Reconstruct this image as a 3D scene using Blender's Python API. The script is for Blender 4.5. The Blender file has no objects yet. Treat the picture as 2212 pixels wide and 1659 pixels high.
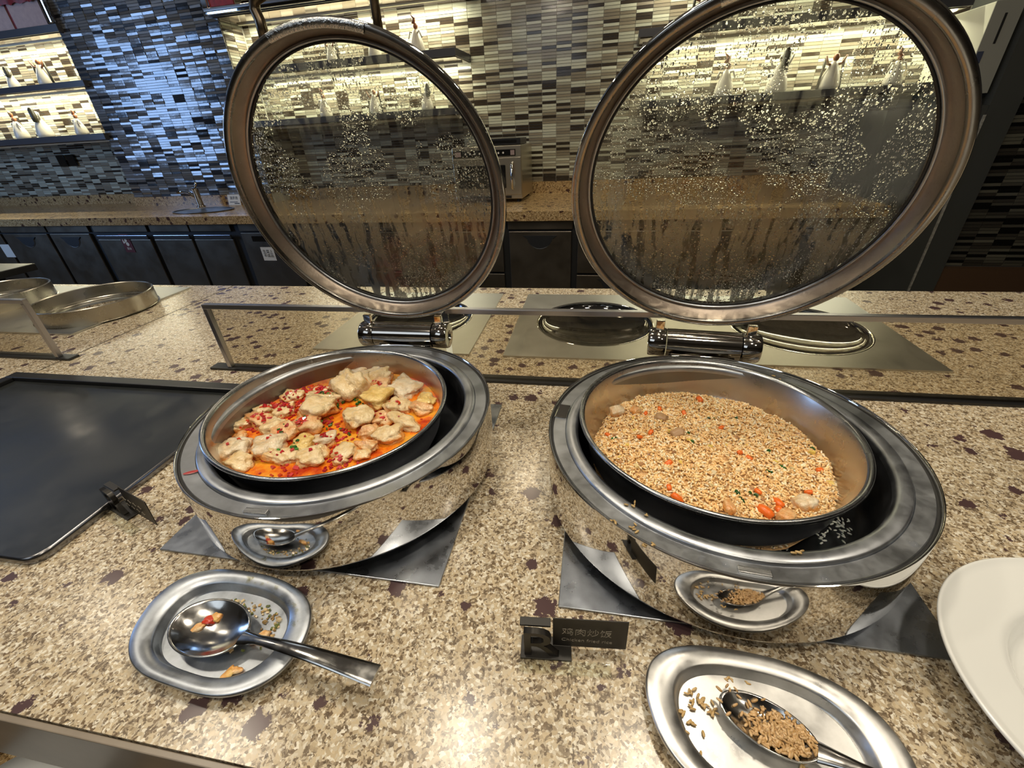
import bpy, bmesh, math, random
import numpy as np
from mathutils import Vector, Matrix, noise
random.seed(7); np.random.seed(7)
PI = math.pi
scn = bpy.context.scene
COL = scn.collection

# ------------------------------------------------------------------ camera
cam_d = bpy.data.cameras.new('camera')
cam = bpy.data.objects.new('camera', cam_d); COL.objects.link(cam)
Rr = Vector((0.9843, 0.1701, -0.0475)); Dd = Vector((0.0463, -0.5079, -0.8602)); Ff = Vector((-0.1704, 0.8445, -0.5078))
cm = Matrix((Rr, -Dd, -Ff)).transposed().to_4x4(); cm.translation = (0, 0, 0.4378)
cam.matrix_world = cm
cam_d.sensor_width = 36; cam_d.lens = 922.9 / 2212 * 36; cam_d.clip_start = .01
scn.camera = cam

# ------------------------------------------------------------------ world, lamps, exposure
w = bpy.data.worlds.new('room_air'); scn.world = w; w.use_nodes = True
w.node_tree.nodes['Background'].inputs[0].default_value = (.93, .96, 1.0, 1)
w.node_tree.nodes['Background'].inputs[1].default_value = .10
vs = scn.view_settings
vs.view_transform = 'Standard'; vs.look = 'None'; vs.gamma = 1; vs.use_curve_mapping = False
vs.exposure = 0.0
ANG = math.radians(-2.6)
BM = Matrix.Rotation(ANG, 4, 'Z')

def lamp(name, kind, loc, power, size=.1, col=(1, .9, .76), target=None, shape='DISK', size_y=None, back=False, spot=None):
    d = bpy.data.lights.new(name, kind); d.energy = power; d.color = col
    if kind == 'AREA':
        d.shape = shape; d.size = size
        if size_y: d.size_y = size_y
    else:
        d.shadow_soft_size = size
        if spot: d.spot_size = spot; d.spot_blend = .6
    o = bpy.data.objects.new(name, d); COL.objects.link(o)
    L = Vector(loc)
    if back: L = BM @ L
    o.location = L
    if target is not None:
        T = Vector(target)
        if back: T = BM @ T
        o.rotation_euler = (T - L).to_track_quat('-Z', 'Y').to_euler()
    return o

WARM = (1, .88, .70)
for x, y, p in ((-1.5, .55, 7), (-.45, .75, 9), (.3, .75, 9), (1.25, .6, 7), (-.9, -.3, 9), (.35, -.35, 9), (-2.6, 1.0, 4), (1.0, -.9, 5)):
    lamp('downlight', 'AREA', (x, y, 1.85), p, .16, WARM)
for u, p in ((-4.9, .7), (-3.2, 2.4), (-1.9, 4.0), (-.5, 4.5)):
    lamp('downlight', 'AREA', (u, 2.35, 1.85), p, .14, (1, .84, .6), back=True)
lamp('cool_fill', 'AREA', (-1.2, -1.3, 1.8), 9, 1.3, (.80, .90, 1), target=(-.3, .4, 0), shape='SQUARE')  # unseen cool fill light, added to brighten the steel and dishes
lamp('blue_stage_lamp', 'AREA', (-5.6, .75, .95), 34, .8, (.33, .55, 1), target=(-3.2, 3.1, .7), shape='RECTANGLE', size_y=1.3, back=True)
for u0, u1, z in ((-6.3, -3.92, 1.17), (-6.3, -3.92, .86), (-2.55, -1.02, 1.12), (-2.55, -1.02, .825), (.12, 1.6, 1.2), (.12, 1.6, .825)):
    lamp('shelf_strip', 'AREA', ((u0 + u1) / 2, 3.2, z), 9 * (u1 - u0), u1 - u0, (1, .95, .70), target=((u0 + u1) / 2, 3.27, z - .3), shape='RECTANGLE', size_y=.03, back=True)

# ------------------------------------------------------------------ helpers
def tag(o, label=None, cat=None, group=None, kind=None):
    if label: o['label'] = label
    if cat: o['category'] = cat
    if group: o['group'] = group
    if kind: o['kind'] = kind
    return o
def empty(name, loc=(0, 0, 0), rz=0, label=None, cat=None, group=None, back=False):
    o = bpy.data.objects.new(name, None); COL.objects.link(o); o.empty_display_size = .02
    m = Matrix.Translation(loc) @ Matrix.Rotation(rz, 4, 'Z')
    o.matrix_world = BM @ m if back else m
    return tag(o, label, cat, group)
def link(name, me, mat, parent=None, back=False, smooth=False, mtx=None):
    if mat is not None and not me.materials: me.materials.append(mat)
    if smooth: me.shade_smooth()
    o = bpy.data.objects.new(name, me); COL.objects.link(o)
    if parent is not None: o.parent = parent
    if mtx is not None: o.matrix_local = mtx
    elif back: o.matrix_world = BM
    return o
class MB:
    def __init__(s): s.b = bmesh.new()
    def box(s, x0, x1, y0, y1, z0, z1, m=None, bev=0):
        r = bmesh.ops.create_cube(s.b, size=1)['verts']
        for v in r: v.co = Vector(((x0 + x1) / 2 + v.co.x * (x1 - x0), (y0 + y1) / 2 + v.co.y * (y1 - y0), (z0 + z1) / 2 + v.co.z * (z1 - z0)))
        if m is not None: bmesh.ops.transform(s.b, matrix=m, verts=r)
        if bev:
            es = list({e for v in r for e in v.link_edges}); bmesh.ops.bevel(s.b, geom=es, offset=bev, segments=2, affect='EDGES', profile=.5)
        return s
    def lathe(s, prof, n=96, m=None, closed=False, sx=1, sy=1):
        rings = []
        for r, z in prof:
            if r < 1e-6: rings.append([s.b.verts.new((0, 0, z))])
            else: rings.append([s.b.verts.new((r * sx * math.cos(2 * PI * i / n), r * sy * math.sin(2 * PI * i / n), z)) for i in range(n)])
        pr = list(zip(rings, rings[1:]))
        if closed: pr.append((rings[-1], rings[0]))
        for A, B in pr:
            for i in range(n):
                j = (i + 1) % n
                if len(A) == 1 and len(B) == 1: continue
                if len(A) == 1: f = (A[0], B[j], B[i])
                elif len(B) == 1: f = (A[i], A[j], B[0])
                else: f = (A[i], A[j], B[j], B[i])
                s.b.faces.new(f)
        vs_ = [v for R in rings for v in R]
        if m is not None: bmesh.ops.transform(s.b, matrix=m, verts=vs_)
        return s
    def tube(s, pts, r, n=12, cap=True):
        pts = [Vector(p) for p in pts]; rs = r if isinstance(r, (list, tuple)) else [r] * len(pts)
        up = Vector((0, 0, 1)); rings = []
        for i, p in enumerate(pts):
            t = (pts[min(i + 1, len(pts) - 1)] - pts[max(i - 1, 0)]).normalized()
            if i == 0:
                a = t.orthogonal().normalized()
            else:
                a = (a - t * a.dot(t)).normalized()
            b = t.cross(a)
            rings.append([s.b.verts.new(p + rs[i] * (math.cos(2 * PI * k / n) * a + math.sin(2 * PI * k / n) * b)) for k in range(n)])
        for A, B in zip(rings, rings[1:]):
            for k in range(n): s.b.faces.new((A[k], A[(k + 1) % n], B[(k + 1) % n], B[k]))
        if cap: s.b.faces.new(rings[0][::-1]); s.b.faces.new(rings[-1])
        return s
    def loft(s, rings, cap0=False, cap1=False, loop=True):
        R = [[s.b.verts.new(p) for p in r] for r in rings]
        for A, B in zip(R, R[1:]):
            n = len(A)
            for i in range(n if loop else n - 1): s.b.faces.new((A[i], A[(i + 1) % n], B[(i + 1) % n], B[i]))
        if cap0: s.b.faces.new(R[0][::-1])
        if cap1: s.b.faces.new(R[-1])
        return s
    def prism(s, poly, z0, z1, m=None):
        A = [s.b.verts.new((x, y, z0)) for x, y in poly]; B = [s.b.verts.new((x, y, z1)) for x, y in poly]
        n = len(A)
        for i in range(n): s.b.faces.new((A[i], A[(i + 1) % n], B[(i + 1) % n], B[i]))
        s.b.faces.new(A[::-1]); s.b.faces.new(B)
        if m is not None: bmesh.ops.transform(s.b, matrix=m, verts=A + B)
        return s
    def slab_holes(s, x0, x1, y0, y1, z0, z1, holes, n=64):
        for z in (z0, z1):
            es = []
            R = [s.b.verts.new(p) for p in ((x0, y0, z), (x1, y0, z), (x1, y1, z), (x0, y1, z))]
            es += [s.b.edges.new((R[i], R[(i + 1) % 4])) for i in range(4)]
            for hx, hy, hr in holes:
                H = [s.b.verts.new((hx + hr * math.cos(2 * PI * i / n), hy + hr * math.sin(2 * PI * i / n), z)) for i in range(n)]
                es += [s.b.edges.new((H[i], H[(i + 1) % n])) for i in range(n)]
            bmesh.ops.triangle_fill(s.b, edges=es, use_beauty=True, use_dissolve=False)
            if z == z0: lo = (R, es)
            else: hi = (R, es)
        bmesh.ops.bridge_loops  # sides
        A, B = lo[1], hi[1]
        for ea, eb in zip(A, B):
            try: s.b.faces.new((ea.verts[0], ea.verts[1], eb.verts[1], eb.verts[0]))
            except ValueError: pass
        return s
    def build(s, name, mat, parent=None, back=False, smooth=False, mtx=None, norm=True, sharp=None):
        if norm: bmesh.ops.recalc_face_normals(s.b, faces=s.b.faces)
        me = bpy.data.meshes.new(name); s.b.to_mesh(me); s.b.free()
        o = link(name, me, mat, parent, back, smooth, mtx)
        if sharp:
            for e in me.edges: pass
            try: me.set_sharp_from_angle(angle=math.radians(sharp))
            except Exception: pass
        return o

# ------------------------------------------------------------------ materials
def nt(name):
    m = bpy.data.materials.new(name); m.use_nodes = True
    t = m.node_tree; b = t.nodes['Principled BSDF']
    return m, t, b
def N(t, ty, **k):
    n = t.nodes.new(ty)
    for a, v in k.items():
        if a == 'inp':
            for i, x in v.items(): n.inputs[i].default_value = x
        else: setattr(n, a, v)
    return n
def coords(t, scale=(1, 1, 1)):
    c = N(t, 'ShaderNodeTexCoord'); mp = N(t, 'ShaderNodeMapping'); mp.inputs['Scale'].default_value = scale
    t.links.new(c.outputs['Object'], mp.inputs[0]); return mp.outputs[0]
def ramp(t, src, stops, interp='LINEAR'):
    r = N(t, 'ShaderNodeValToRGB'); r.color_ramp.interpolation = interp
    while len(r.color_ramp.elements) > 1: r.color_ramp.elements.remove(r.color_ramp.elements[-1])
    for i, (p, c) in enumerate(stops):
        e = r.color_ramp.elements[0] if i == 0 else r.color_ramp.elements.new(p)
        e.position = p; e.color = (*c, 1) if len(c) == 3 else c
    t.links.new(src, r.inputs[0]); return r.outputs[0]
def simple(name, col, rough=.5, metal=0, bump=0, bscale=200, var=0, vscale=30, coat=0, stretch=(1, 1, 1), sss=0, spec=None, rvar=0):
    m, t, b = nt(name)
    b.inputs['Base Color'].default_value = (*col, 1); b.inputs['Roughness'].default_value = rough; b.inputs['Metallic'].default_value = metal
    if coat: b.inputs['Coat Weight'].default_value = coat; b.inputs['Coat Roughness'].default_value = .05
    if sss: b.inputs['Subsurface Weight'].default_value = sss; b.inputs['Subsurface Radius'].default_value = (.01, .005, .003)
    if spec is not None: b.inputs['Specular IOR Level'].default_value = spec
    v = coords(t, stretch)
    if bump:
        n = N(t, 'ShaderNodeTexNoise', inp={'Scale': bscale, 'Detail': 4}); t.links.new(v, n.inputs['Vector'])
        bp = N(t, 'ShaderNodeBump', inp={'Strength': bump, 'Distance': .001}); t.links.new(n.outputs[0], bp.inputs['Height']); t.links.new(bp.outputs[0], b.inputs['Normal'])
    if var or rvar:
        n = N(t, 'ShaderNodeTexNoise', inp={'Scale': vscale, 'Detail': 5, 'Roughness': .65}); t.links.new(v, n.inputs['Vector'])
        if var:
            lo = tuple(max(0, c * (1 - var)) for c in col); hi = tuple(min(1, c * (1 + var)) for c in col)
            t.links.new(ramp(t, n.outputs[0], [(.3, lo), (.7, hi)]), b.inputs['Base Color'])
        if rvar:
            mr = N(t, 'ShaderNodeMapRange', inp={1: .35, 2: .65, 3: max(.02, rough - rvar), 4: rough + rvar}); t.links.new(n.outputs[0], mr.inputs[0]); t.links.new(mr.outputs[0], b.inputs['Roughness'])
    return m
def granite(name, dark=1.0, sc=1.0, tint=None):
    m, t, b = nt(name)
    c = N(t, 'ShaderNodeTexCoord'); L = t.links.new
    nz = N(t, 'ShaderNodeTexNoise', inp={'Scale': 90 * sc, 'Detail': 3}); L(c.outputs['Object'], nz.inputs['Vector'])
    sub = N(t, 'ShaderNodeVectorMath', operation='SUBTRACT'); L(nz.outputs['Color'], sub.inputs[0]); sub.inputs[1].default_value = (.5, .5, .5)
    sc_ = N(t, 'ShaderNodeVectorMath', operation='SCALE'); L(sub.outputs[0], sc_.inputs[0]); sc_.inputs['Scale'].default_value = .007
    ad = N(t, 'ShaderNodeVectorMath', operation='ADD'); L(c.outputs['Object'], ad.inputs[0]); L(sc_.outputs[0], ad.inputs[1])
    v1 = N(t, 'ShaderNodeTexVoronoi', inp={'Scale': 380 * sc}); L(ad.outputs[0], v1.inputs['Vector'])
    sp = N(t, 'ShaderNodeSeparateColor'); L(v1.outputs['Color'], sp.inputs[0])
    k = dark
    base = ramp(t, sp.outputs[0], [(0, (.16 * k, .11 * k, .065 * k)), (.10, (.22 * k, .16 * k, .10 * k)), (.17, (.44 * k, .36 * k, .25 * k)), (.42, (.60 * k, .50 * k, .35 * k)), (.72, (.55 * k, .49 * k, .39 * k)), (.9, (.82 * k, .79 * k, .71 * k))], 'LINEAR')
    # brown-grey clusters
    n2 = N(t, 'ShaderNodeTexNoise', inp={'Scale': 105 * sc, 'Detail': 5, 'Roughness': .7}); L(ad.outputs[0], n2.inputs['Vector'])
    mask = ramp(t, n2.outputs[0], [(.505, (0, 0, 0)), (.56, (1, 1, 1))])
    v2 = N(t, 'ShaderNodeTexVoronoi', inp={'Scale': 420 * sc}); L(ad.outputs[0], v2.inputs['Vector'])
    sp2 = N(t, 'ShaderNodeSeparateColor'); L(v2.outputs['Color'], sp2.inputs[0])
    cl = ramp(t, sp2.outputs[1], [(0, (.10 * k, .07 * k, .045 * k)), (.45, (.22 * k, .17 * k, .115 * k)), (.75, (.40 * k, .33 * k, .24 * k)), (.95, (.72 * k, .64 * k, .50 * k))])
    mx = N(t, 'ShaderNodeMixRGB'); L(mask, mx.inputs[0]); L(base, mx.inputs[1]); L(cl, mx.inputs[2])
    # purple-black crystals
    v3 = N(t, 'ShaderNodeTexVoronoi', inp={'Scale': 29 * sc, 'Randomness': 1}); L(ad.outputs[0], v3.inputs['Vector'])
    n3 = N(t, 'ShaderNodeTexNoise', inp={'Scale': 110 * sc, 'Detail': 5, 'Roughness': .7}); L(c.outputs['Object'], n3.inputs['Vector'])
    mth = N(t, 'ShaderNodeMath', operation='MULTIPLY_ADD'); L(n3.outputs[0], mth.inputs[0]); mth.inputs[1].default_value = -.75; L(v3.outputs['Distance'], mth.inputs[2])
    sp3 = N(t, 'ShaderNodeSeparateColor'); L(v3.outputs['Color'], sp3.inputs[0])
    m4 = N(t, 'ShaderNodeMath', operation='MULTIPLY_ADD'); L(sp3.outputs[0], m4.inputs[0]); m4.inputs[1].default_value = .40; L(mth.outputs[0], m4.inputs[2])
    spot = ramp(t, m4.outputs[0], [(-.0, (1, 1, 1)), (.022, (0, 0, 0))])
    mx2 = N(t, 'ShaderNodeMixRGB'); L(spot, mx2.inputs[0]); L(mx.outputs[0], mx2.inputs[1]); mx2.inputs[2].default_value = (.085 * k, .05 * k, .055 * k, 1)
    if tint:
        mt = N(t, 'ShaderNodeMixRGB', blend_type='MULTIPLY', inp={0: 1}); L(mx2.outputs[0], mt.inputs[1]); mt.inputs[2].default_value = (*tint, 1); L(mt.outputs[0], b.inputs['Base Color'])
    else: L(mx2.outputs[0], b.inputs['Base Color'])
    b.inputs['Roughness'].default_value = .22; b.inputs['Specular IOR Level'].default_value = .45
    return m
GRAN = granite('polished_beige_granite', tint=(.93, .90, .83))
GRAN2 = granite('brown_granite', .75, .8, (1, .78, .48))
MIRROR = simple('mirror_polished_steel', (.66, .645, .62), .045, 1, rvar=.02, vscale=12)
CHROME = simple('dark_chrome', (.42, .40, .37), .07, 1)
BRUSH = simple('brushed_steel', (.56, .57, .58), .30, 1, bump=.12, bscale=60, stretch=(1, 14, 1), rvar=.07, vscale=18, var=.10)
RING = simple('brushed_steel_ring', (.42, .44, .47), .36, 1, bump=.1, bscale=120, rvar=.08, vscale=22, var=.18)
PANM = simple('pan_steel', (.62, .58, .53), .30, 1, bump=.06, bscale=300, rvar=.06, vscale=14)
PANR = simple('pan_rim_steel', (.38, .39, .40), .25, 1, rvar=.06, vscale=30)
PANO = simple('pan_outside_steel', (.36, .37, .39), .34, 1, rvar=.06, vscale=20)
DARKM = simple('dark_basin_steel', (.24, .25, .27), .36, 1, rvar=.08, vscale=25)
LIDB = simple('warm_tinted_steel', (.43, .36, .30), .42, 1, bump=.25, bscale=260, var=.15, vscale=12)
LIDR = simple('lid_rim_steel', (.27, .255, .235), .26, 1, rvar=.1, vscale=14)
GASKET = simple('black_gasket', (.012, .012, .012), .5)
PLATEM = simple('scratched_steel_plate', (.34, .37, .42), .33, 1, rvar=.08, vscale=26, var=.15)
STOVE = simple('satin_steel_hob', (.60, .60, .57), .38, 1, rvar=.03, vscale=12, var=.05)
BLACKGLASS = simple('black_ceramic_glass', (.008, .008, .008), .05, 0, coat=.5)
SLATE = simple('black_griddle_glass', (.022, .024, .024), .2, 0, rvar=.07, vscale=7, var=.2, spec=.7)
SLATEB = simple('black_frame', (.012, .012, .013), .28)
SIGNB = simple('black_card', (.016, .014, .011), .45)
DISHM = simple('worn_steel_dish', (.42, .45, .49), .36, 1, rvar=.08, vscale=28, var=.28)
DISHM2 = simple('bright_steel_dish', (.62, .62, .61), .34, 1, rvar=.09, vscale=28, var=.18)
SPOONM = simple('spoon_steel', (.46, .455, .44), .17, 1, rvar=.08, vscale=45)
PORC = simple('white_porcelain', (.79, .80, .77), .2, 0, coat=.2)
CABM = simple('dark_cabinet_steel', (.21, .18, .14), .38, 1, bump=.05, bscale=80, rvar=.05, vscale=8)
CABK = simple('cabinet_gap_black', (.006, .006, .006), .6)
SHELFM = simple('dark_grey_shelf', (.055, .055, .06), .30)
SHELFU = simple('mirror_shelf_underside', (.35, .27, .24), .12, 1)
GROUT = simple('pale_grout', (.46, .45, .38), .8)
GROUTD = simple('dark_grout', (.07, .07, .065), .8)
POST = simple('dark_grey_paint', (.045, .047, .042), .6)
BROWNB = simple('brown_plinth', (.075, .04, .02), .5)
CREAM = simple('cream_enamel', (.62, .62, .50), .4)
CREAMF = simple('shaded_cream_and_pale_grey', (.30, .30, .26), .4)  # wall unit's front: shade put into the colour; also pale cabinet trim
DARKR = simple('dark_room_paint', (.13, .115, .095), .8)
REDP = simple('red_print', (.22, .01, .01), .4, var=.4, vscale=40)
PAPER = simple('pink_paper', (.50, .33, .27), .6, var=.1, vscale=30)
WHITEP = simple('white_card', (.62, .60, .54), .6)
INK = simple('dark_ink', (.03, .03, .03), .6)
CHALK = simple('chalk_writing', (.34, .31, .25), .8)
BRONZE = simple('dark_bronze_tube', (.16, .125, .085), .3, 1, var=.3, vscale=20)
CLEAR = None
def fresnel(t, ior):
    g = N(t, 'ShaderNodeNewGeometry'); mr = N(t, 'ShaderNodeMapRange', inp={1: 0, 2: 1, 3: ior, 4: 1 / ior}); t.links.new(g.outputs['Backfacing'], mr.inputs[0])
    f = N(t, 'ShaderNodeFresnel'); t.links.new(mr.outputs[0], f.inputs[0]); return f
def clear_mat(name, tint, rough=0):
    m, t, b = nt(name); L = t.links.new
    tr = N(t, 'ShaderNodeBsdfTransparent'); tr.inputs[0].default_value = (*tint, 1)
    gl = N(t, 'ShaderNodeBsdfGlossy', inp={'Roughness': .03}); fr = fresnel(t, 1.45)
    mx = N(t, 'ShaderNodeMixShader'); L(fr.outputs[0], mx.inputs[0]); L(tr.outputs[0], mx.inputs[1]); L(gl.outputs[0], mx.inputs[2])
    L(mx.outputs[0], t.nodes['Material Output'].inputs[0]); return m
CLEAR = clear_mat('clear_acrylic', (.96, .97, .95))
TINT = clear_mat('bronze_tinted_glass', (.86, .83, .76))
def attr_mat(name, rough=.4, coat=0, sss=0, bump=0, bscale=300, spec=.5):
    m, t, b = nt(name)
    a = N(t, 'ShaderNodeVertexColor'); a.layer_name = 'Col'
    t.links.new(a.outputs[0], b.inputs['Base Color']); b.inputs['Roughness'].default_value = rough
    b.inputs['Specular IOR Level'].default_value = spec
    if coat: b.inputs['Coat Weight'].default_value = coat
    if sss: b.inputs['Subsurface Weight'].default_value = sss; b.inputs['Subsurface Radius'].default_value = (.004, .002, .001)
    if bump:
        n = N(t, 'ShaderNodeTexNoise', inp={'Scale': bscale}); t.links.new(coords(t), n.inputs['Vector'])
        bp = N(t, 'ShaderNodeBump', inp={'Strength': bump, 'Distance': .001}); t.links.new(n.outputs[0], bp.inputs['Height']); t.links.new(bp.outputs[0], b.inputs['Normal'])
    return m
TILEM = attr_mat('glass_mosaic_tile', .14)
TILEP = attr_mat('glossy_mosaic_tile', .13, spec=1.0, bump=.35, bscale=45)
def paint(me, cols):   # cols: per face rgb
    ca = me.color_attributes.new('Col', 'FLOAT_COLOR', 'CORNER')
    tot = np.zeros(len(me.polygons), np.int32); me.polygons.foreach_get('loop_total', tot)
    arr = np.repeat(np.c_[np.asarray(cols, np.float32), np.ones(len(cols), np.float32)], tot, axis=0)
    ca.data.foreach_set('color', arr.ravel())

def condensation(name, seed):
    m, t, b = nt(name); L = t.links.new
    c = N(t, 'ShaderNodeTexCoord'); co = N(t, 'ShaderNodeMapping'); co.inputs['Location'].default_value = (seed, seed * .7, 0)
    L(c.outputs['Object'], co.inputs[0]); P = co.outputs[0]
    sep = N(t, 'ShaderNodeSeparateXYZ'); L(c.outputs['Object'], sep.inputs[0])
    # clear runs where drops have slid down
    mp = N(t, 'ShaderNodeMapping'); mp.inputs['Scale'].default_value = (105, 10, 1); L(P, mp.inputs[0])
    wob = N(t, 'ShaderNodeTexNoise', inp={'Scale': 22, 'Detail': 2}); L(P, wob.inputs['Vector'])
    wv = N(t, 'ShaderNodeVectorMath', operation='SCALE'); L(wob.outputs['Color'], wv.inputs[0]); wv.inputs['Scale'].default_value = 1.6
    wa = N(t, 'ShaderNodeVectorMath', operation='ADD'); L(mp.outputs[0], wa.inputs[0]); L(wv.outputs[0], wa.inputs[1])
    st = N(t, 'ShaderNodeTexNoise', inp={'Scale': 1, 'Detail': 2.5}); L(wa.outputs[0], st.inputs['Vector'])
    clear = ramp(t, st.outputs[0], [(.50, (0, 0, 0)), (.57, (1, 1, 1))])
    # drops
    dn = N(t, 'ShaderNodeTexNoise', inp={'Scale': 16, 'Detail': 2}); L(P, dn.inputs['Vector'])
    def drops(scale, th, r):
        mpd = N(t, 'ShaderNodeMapping'); mpd.inputs['Scale'].default_value = (scale, scale * .75, scale); L(P, mpd.inputs[0])
        v = N(t, 'ShaderNodeTexVoronoi', inp={'Scale': 1}); v.voronoi_dimensions = '2D'; L(mpd.outputs[0], v.inputs['Vector'])
        s = N(t, 'ShaderNodeSeparateColor'); L(v.outputs['Color'], s.inputs[0])
        rad = N(t, 'ShaderNodeMapRange', inp={1: th, 2: 1, 3: 0, 4: r}); L(s.outputs[0], rad.inputs[0])
        q = N(t, 'ShaderNodeMath', operation='SUBTRACT'); L(rad.outputs[0], q.inputs[0]); L(v.outputs['Distance'], q.inputs[1])
        return ramp(t, q.outputs[0], [(0, (0, 0, 0)), (.22, (1, 1, 1))])
    d1 = drops(250, .45, .48); d2 = drops(480, .3, .5)
    mxd = N(t, 'ShaderNodeMixRGB', blend_type='LIGHTEN', inp={0: 1}); L(d1, mxd.inputs[1]); L(d2, mxd.inputs[2])
    reg = ramp(t, dn.outputs[0], [(.42, (0, 0, 0)), (.50, (1, 1, 1))])
    hgt = N(t, 'ShaderNodeMath', operation='MULTIPLY'); L(mxd.outputs[0], hgt.inputs[0]); L(reg, hgt.inputs[1])
    dm = ramp(t, hgt.outputs[0], [(.02, (0, 0, 0)), (.12, (1, 1, 1))])
    bp = N(t, 'ShaderNodeBump', inp={'Strength': 1, 'Distance': .0011}); L(hgt.outputs[0], bp.inputs['Height'])
    dropb = N(t, 'ShaderNodeBsdfRefraction', inp={'Roughness': .0, 'IOR': 1.25}); L(bp.outputs[0], dropb.inputs['Normal'])
    dglo = N(t, 'ShaderNodeBsdfGlossy', inp={'Roughness': .05}); L(bp.outputs[0], dglo.inputs['Normal'])
    dmix = N(t, 'ShaderNodeMixShader', inp={0: .10}); L(dropb.outputs[0], dmix.inputs[1]); L(dglo.outputs[0], dmix.inputs[2])
    # fog
    rf = N(t, 'ShaderNodeBsdfRefraction', inp={'Roughness': .5, 'IOR': 1.13})
    di = N(t, 'ShaderNodeBsdfDiffuse'); di.inputs[0].default_value = (.30, .25, .19, 1)
    tl = N(t, 'ShaderNodeBsdfTranslucent'); tl.inputs[0].default_value = (.55, .56, .5, 1)
    m1 = N(t, 'ShaderNodeMixShader', inp={0: .5}); L(di.outputs[0], m1.inputs[1]); L(tl.outputs[0], m1.inputs[2])
    fg = N(t, 'ShaderNodeMixShader', inp={0: .10}); L(rf.outputs[0], fg.inputs[1]); L(m1.outputs[0], fg.inputs[2])
    # less fog low down
    low = N(t, 'ShaderNodeMapRange', inp={1: -.03, 2: .10, 3: .12, 4: .95}); L(sep.outputs[1], low.inputs[0])
    fm = N(t, 'ShaderNodeMath', operation='SUBTRACT', inp={0: 1}); L(clear, fm.inputs[1])
    fm2 = N(t, 'ShaderNodeMath', operation='MULTIPLY'); L(fm.outputs[0], fm2.inputs[0]); L(low.outputs[0], fm2.inputs[1])
    film = N(t, 'ShaderNodeBsdfDiffuse'); film.inputs[0].default_value = (.36, .31, .24, 1)
    tr = N(t, 'ShaderNodeBsdfTransparent'); tr.inputs[0].default_value = (.93, .94, .90, 1)
    trf = N(t, 'ShaderNodeMixShader', inp={0: .025}); L(tr.outputs[0], trf.inputs[1]); L(film.outputs[0], trf.inputs[2])
    a1 = N(t, 'ShaderNodeMixShader'); L(fm2.outputs[0], a1.inputs[0]); L(trf.outputs[0], a1.inputs[1]); L(fg.outputs[0], a1.inputs[2])
    a2 = N(t, 'ShaderNodeMixShader'); L(dm, a2.inputs[0]); L(a1.outputs[0], a2.inputs[1]); L(dmix.outputs[0], a2.inputs[2])
    gl = N(t, 'ShaderNodeBsdfGlossy', inp={'Roughness': .08}); fr = fresnel(t, 1.4)
    a3 = N(t, 'ShaderNodeMixShader'); L(fr.outputs[0], a3.inputs[0]); L(a2.outputs[0], a3.inputs[1]); L(gl.outputs[0], a3.inputs[2])
    L(a3.outputs[0], t.nodes['Material Output'].inputs[0]); return m
CLEARG = clear_mat('lid_glass_clear', (.95, .96, .94))

def text_mesh(name, body, size, mat, mtx, parent=None, extrude=0.0002, xs=1.0):
    cu = bpy.data.curves.new(name + '_curve', 'FONT'); cu.body = body; cu.size = size; cu.extrude = extrude; cu.align_x = 'LEFT'
    cu.resolution_u = 3
    if mat is CHALK: cu.offset = -size * .018
    tmp = bpy.data.objects.new('tmp', cu); COL.objects.link(tmp)
    dg = bpy.context.evaluated_depsgraph_get()
    me = bpy.data.meshes.new_from_object(tmp.evaluated_get(dg)); me.name = name
    bpy.data.objects.remove(tmp)
    me.materials.clear(); me.materials.append(mat)
    o = bpy.data.objects.new(name, me); COL.objects.link(o)
    if parent is not None: o.parent = parent
    o.matrix_local = mtx @ Matrix.Diagonal((xs, 1, 1, 1))
    return o
RX90 = Matrix.Rotation(PI / 2, 4, 'X')
def T(x, y, z): return Matrix.Translation((x, y, z))
def RZ(a): return Matrix.Rotation(a, 4, 'Z')
def RX(a): return Matrix.Rotation(a, 4, 'X')
def RY(a): return Matrix.Rotation(a, 4, 'Y')

# ================================================================== SETTING
tag(MB().box(-7, 5, -3.2, 4.2, -1.0, -.9).build('floor', DARKR), kind='structure')
CEIL = simple('ceiling_paint', (.62, .61, .60), .8)
tag(MB().box(-7, 5, -3.2, 4.2, 1.9, 2.0).build('ceiling', CEIL), kind='structure')
tag(MB().box(-7, 5, -3.3, -3.2, -.9, 1.9).build('wall_front', DARKR), kind='structure')
tag(MB().box(-7.1, -7, -3.2, 4.2, -.9, 1.9).build('wall_left', DARKR), kind='structure')
tag(MB().box(5, 5.1, -3.2, 4.2, -.9, 1.9).build('wall_right', DARKR), kind='structure')

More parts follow.
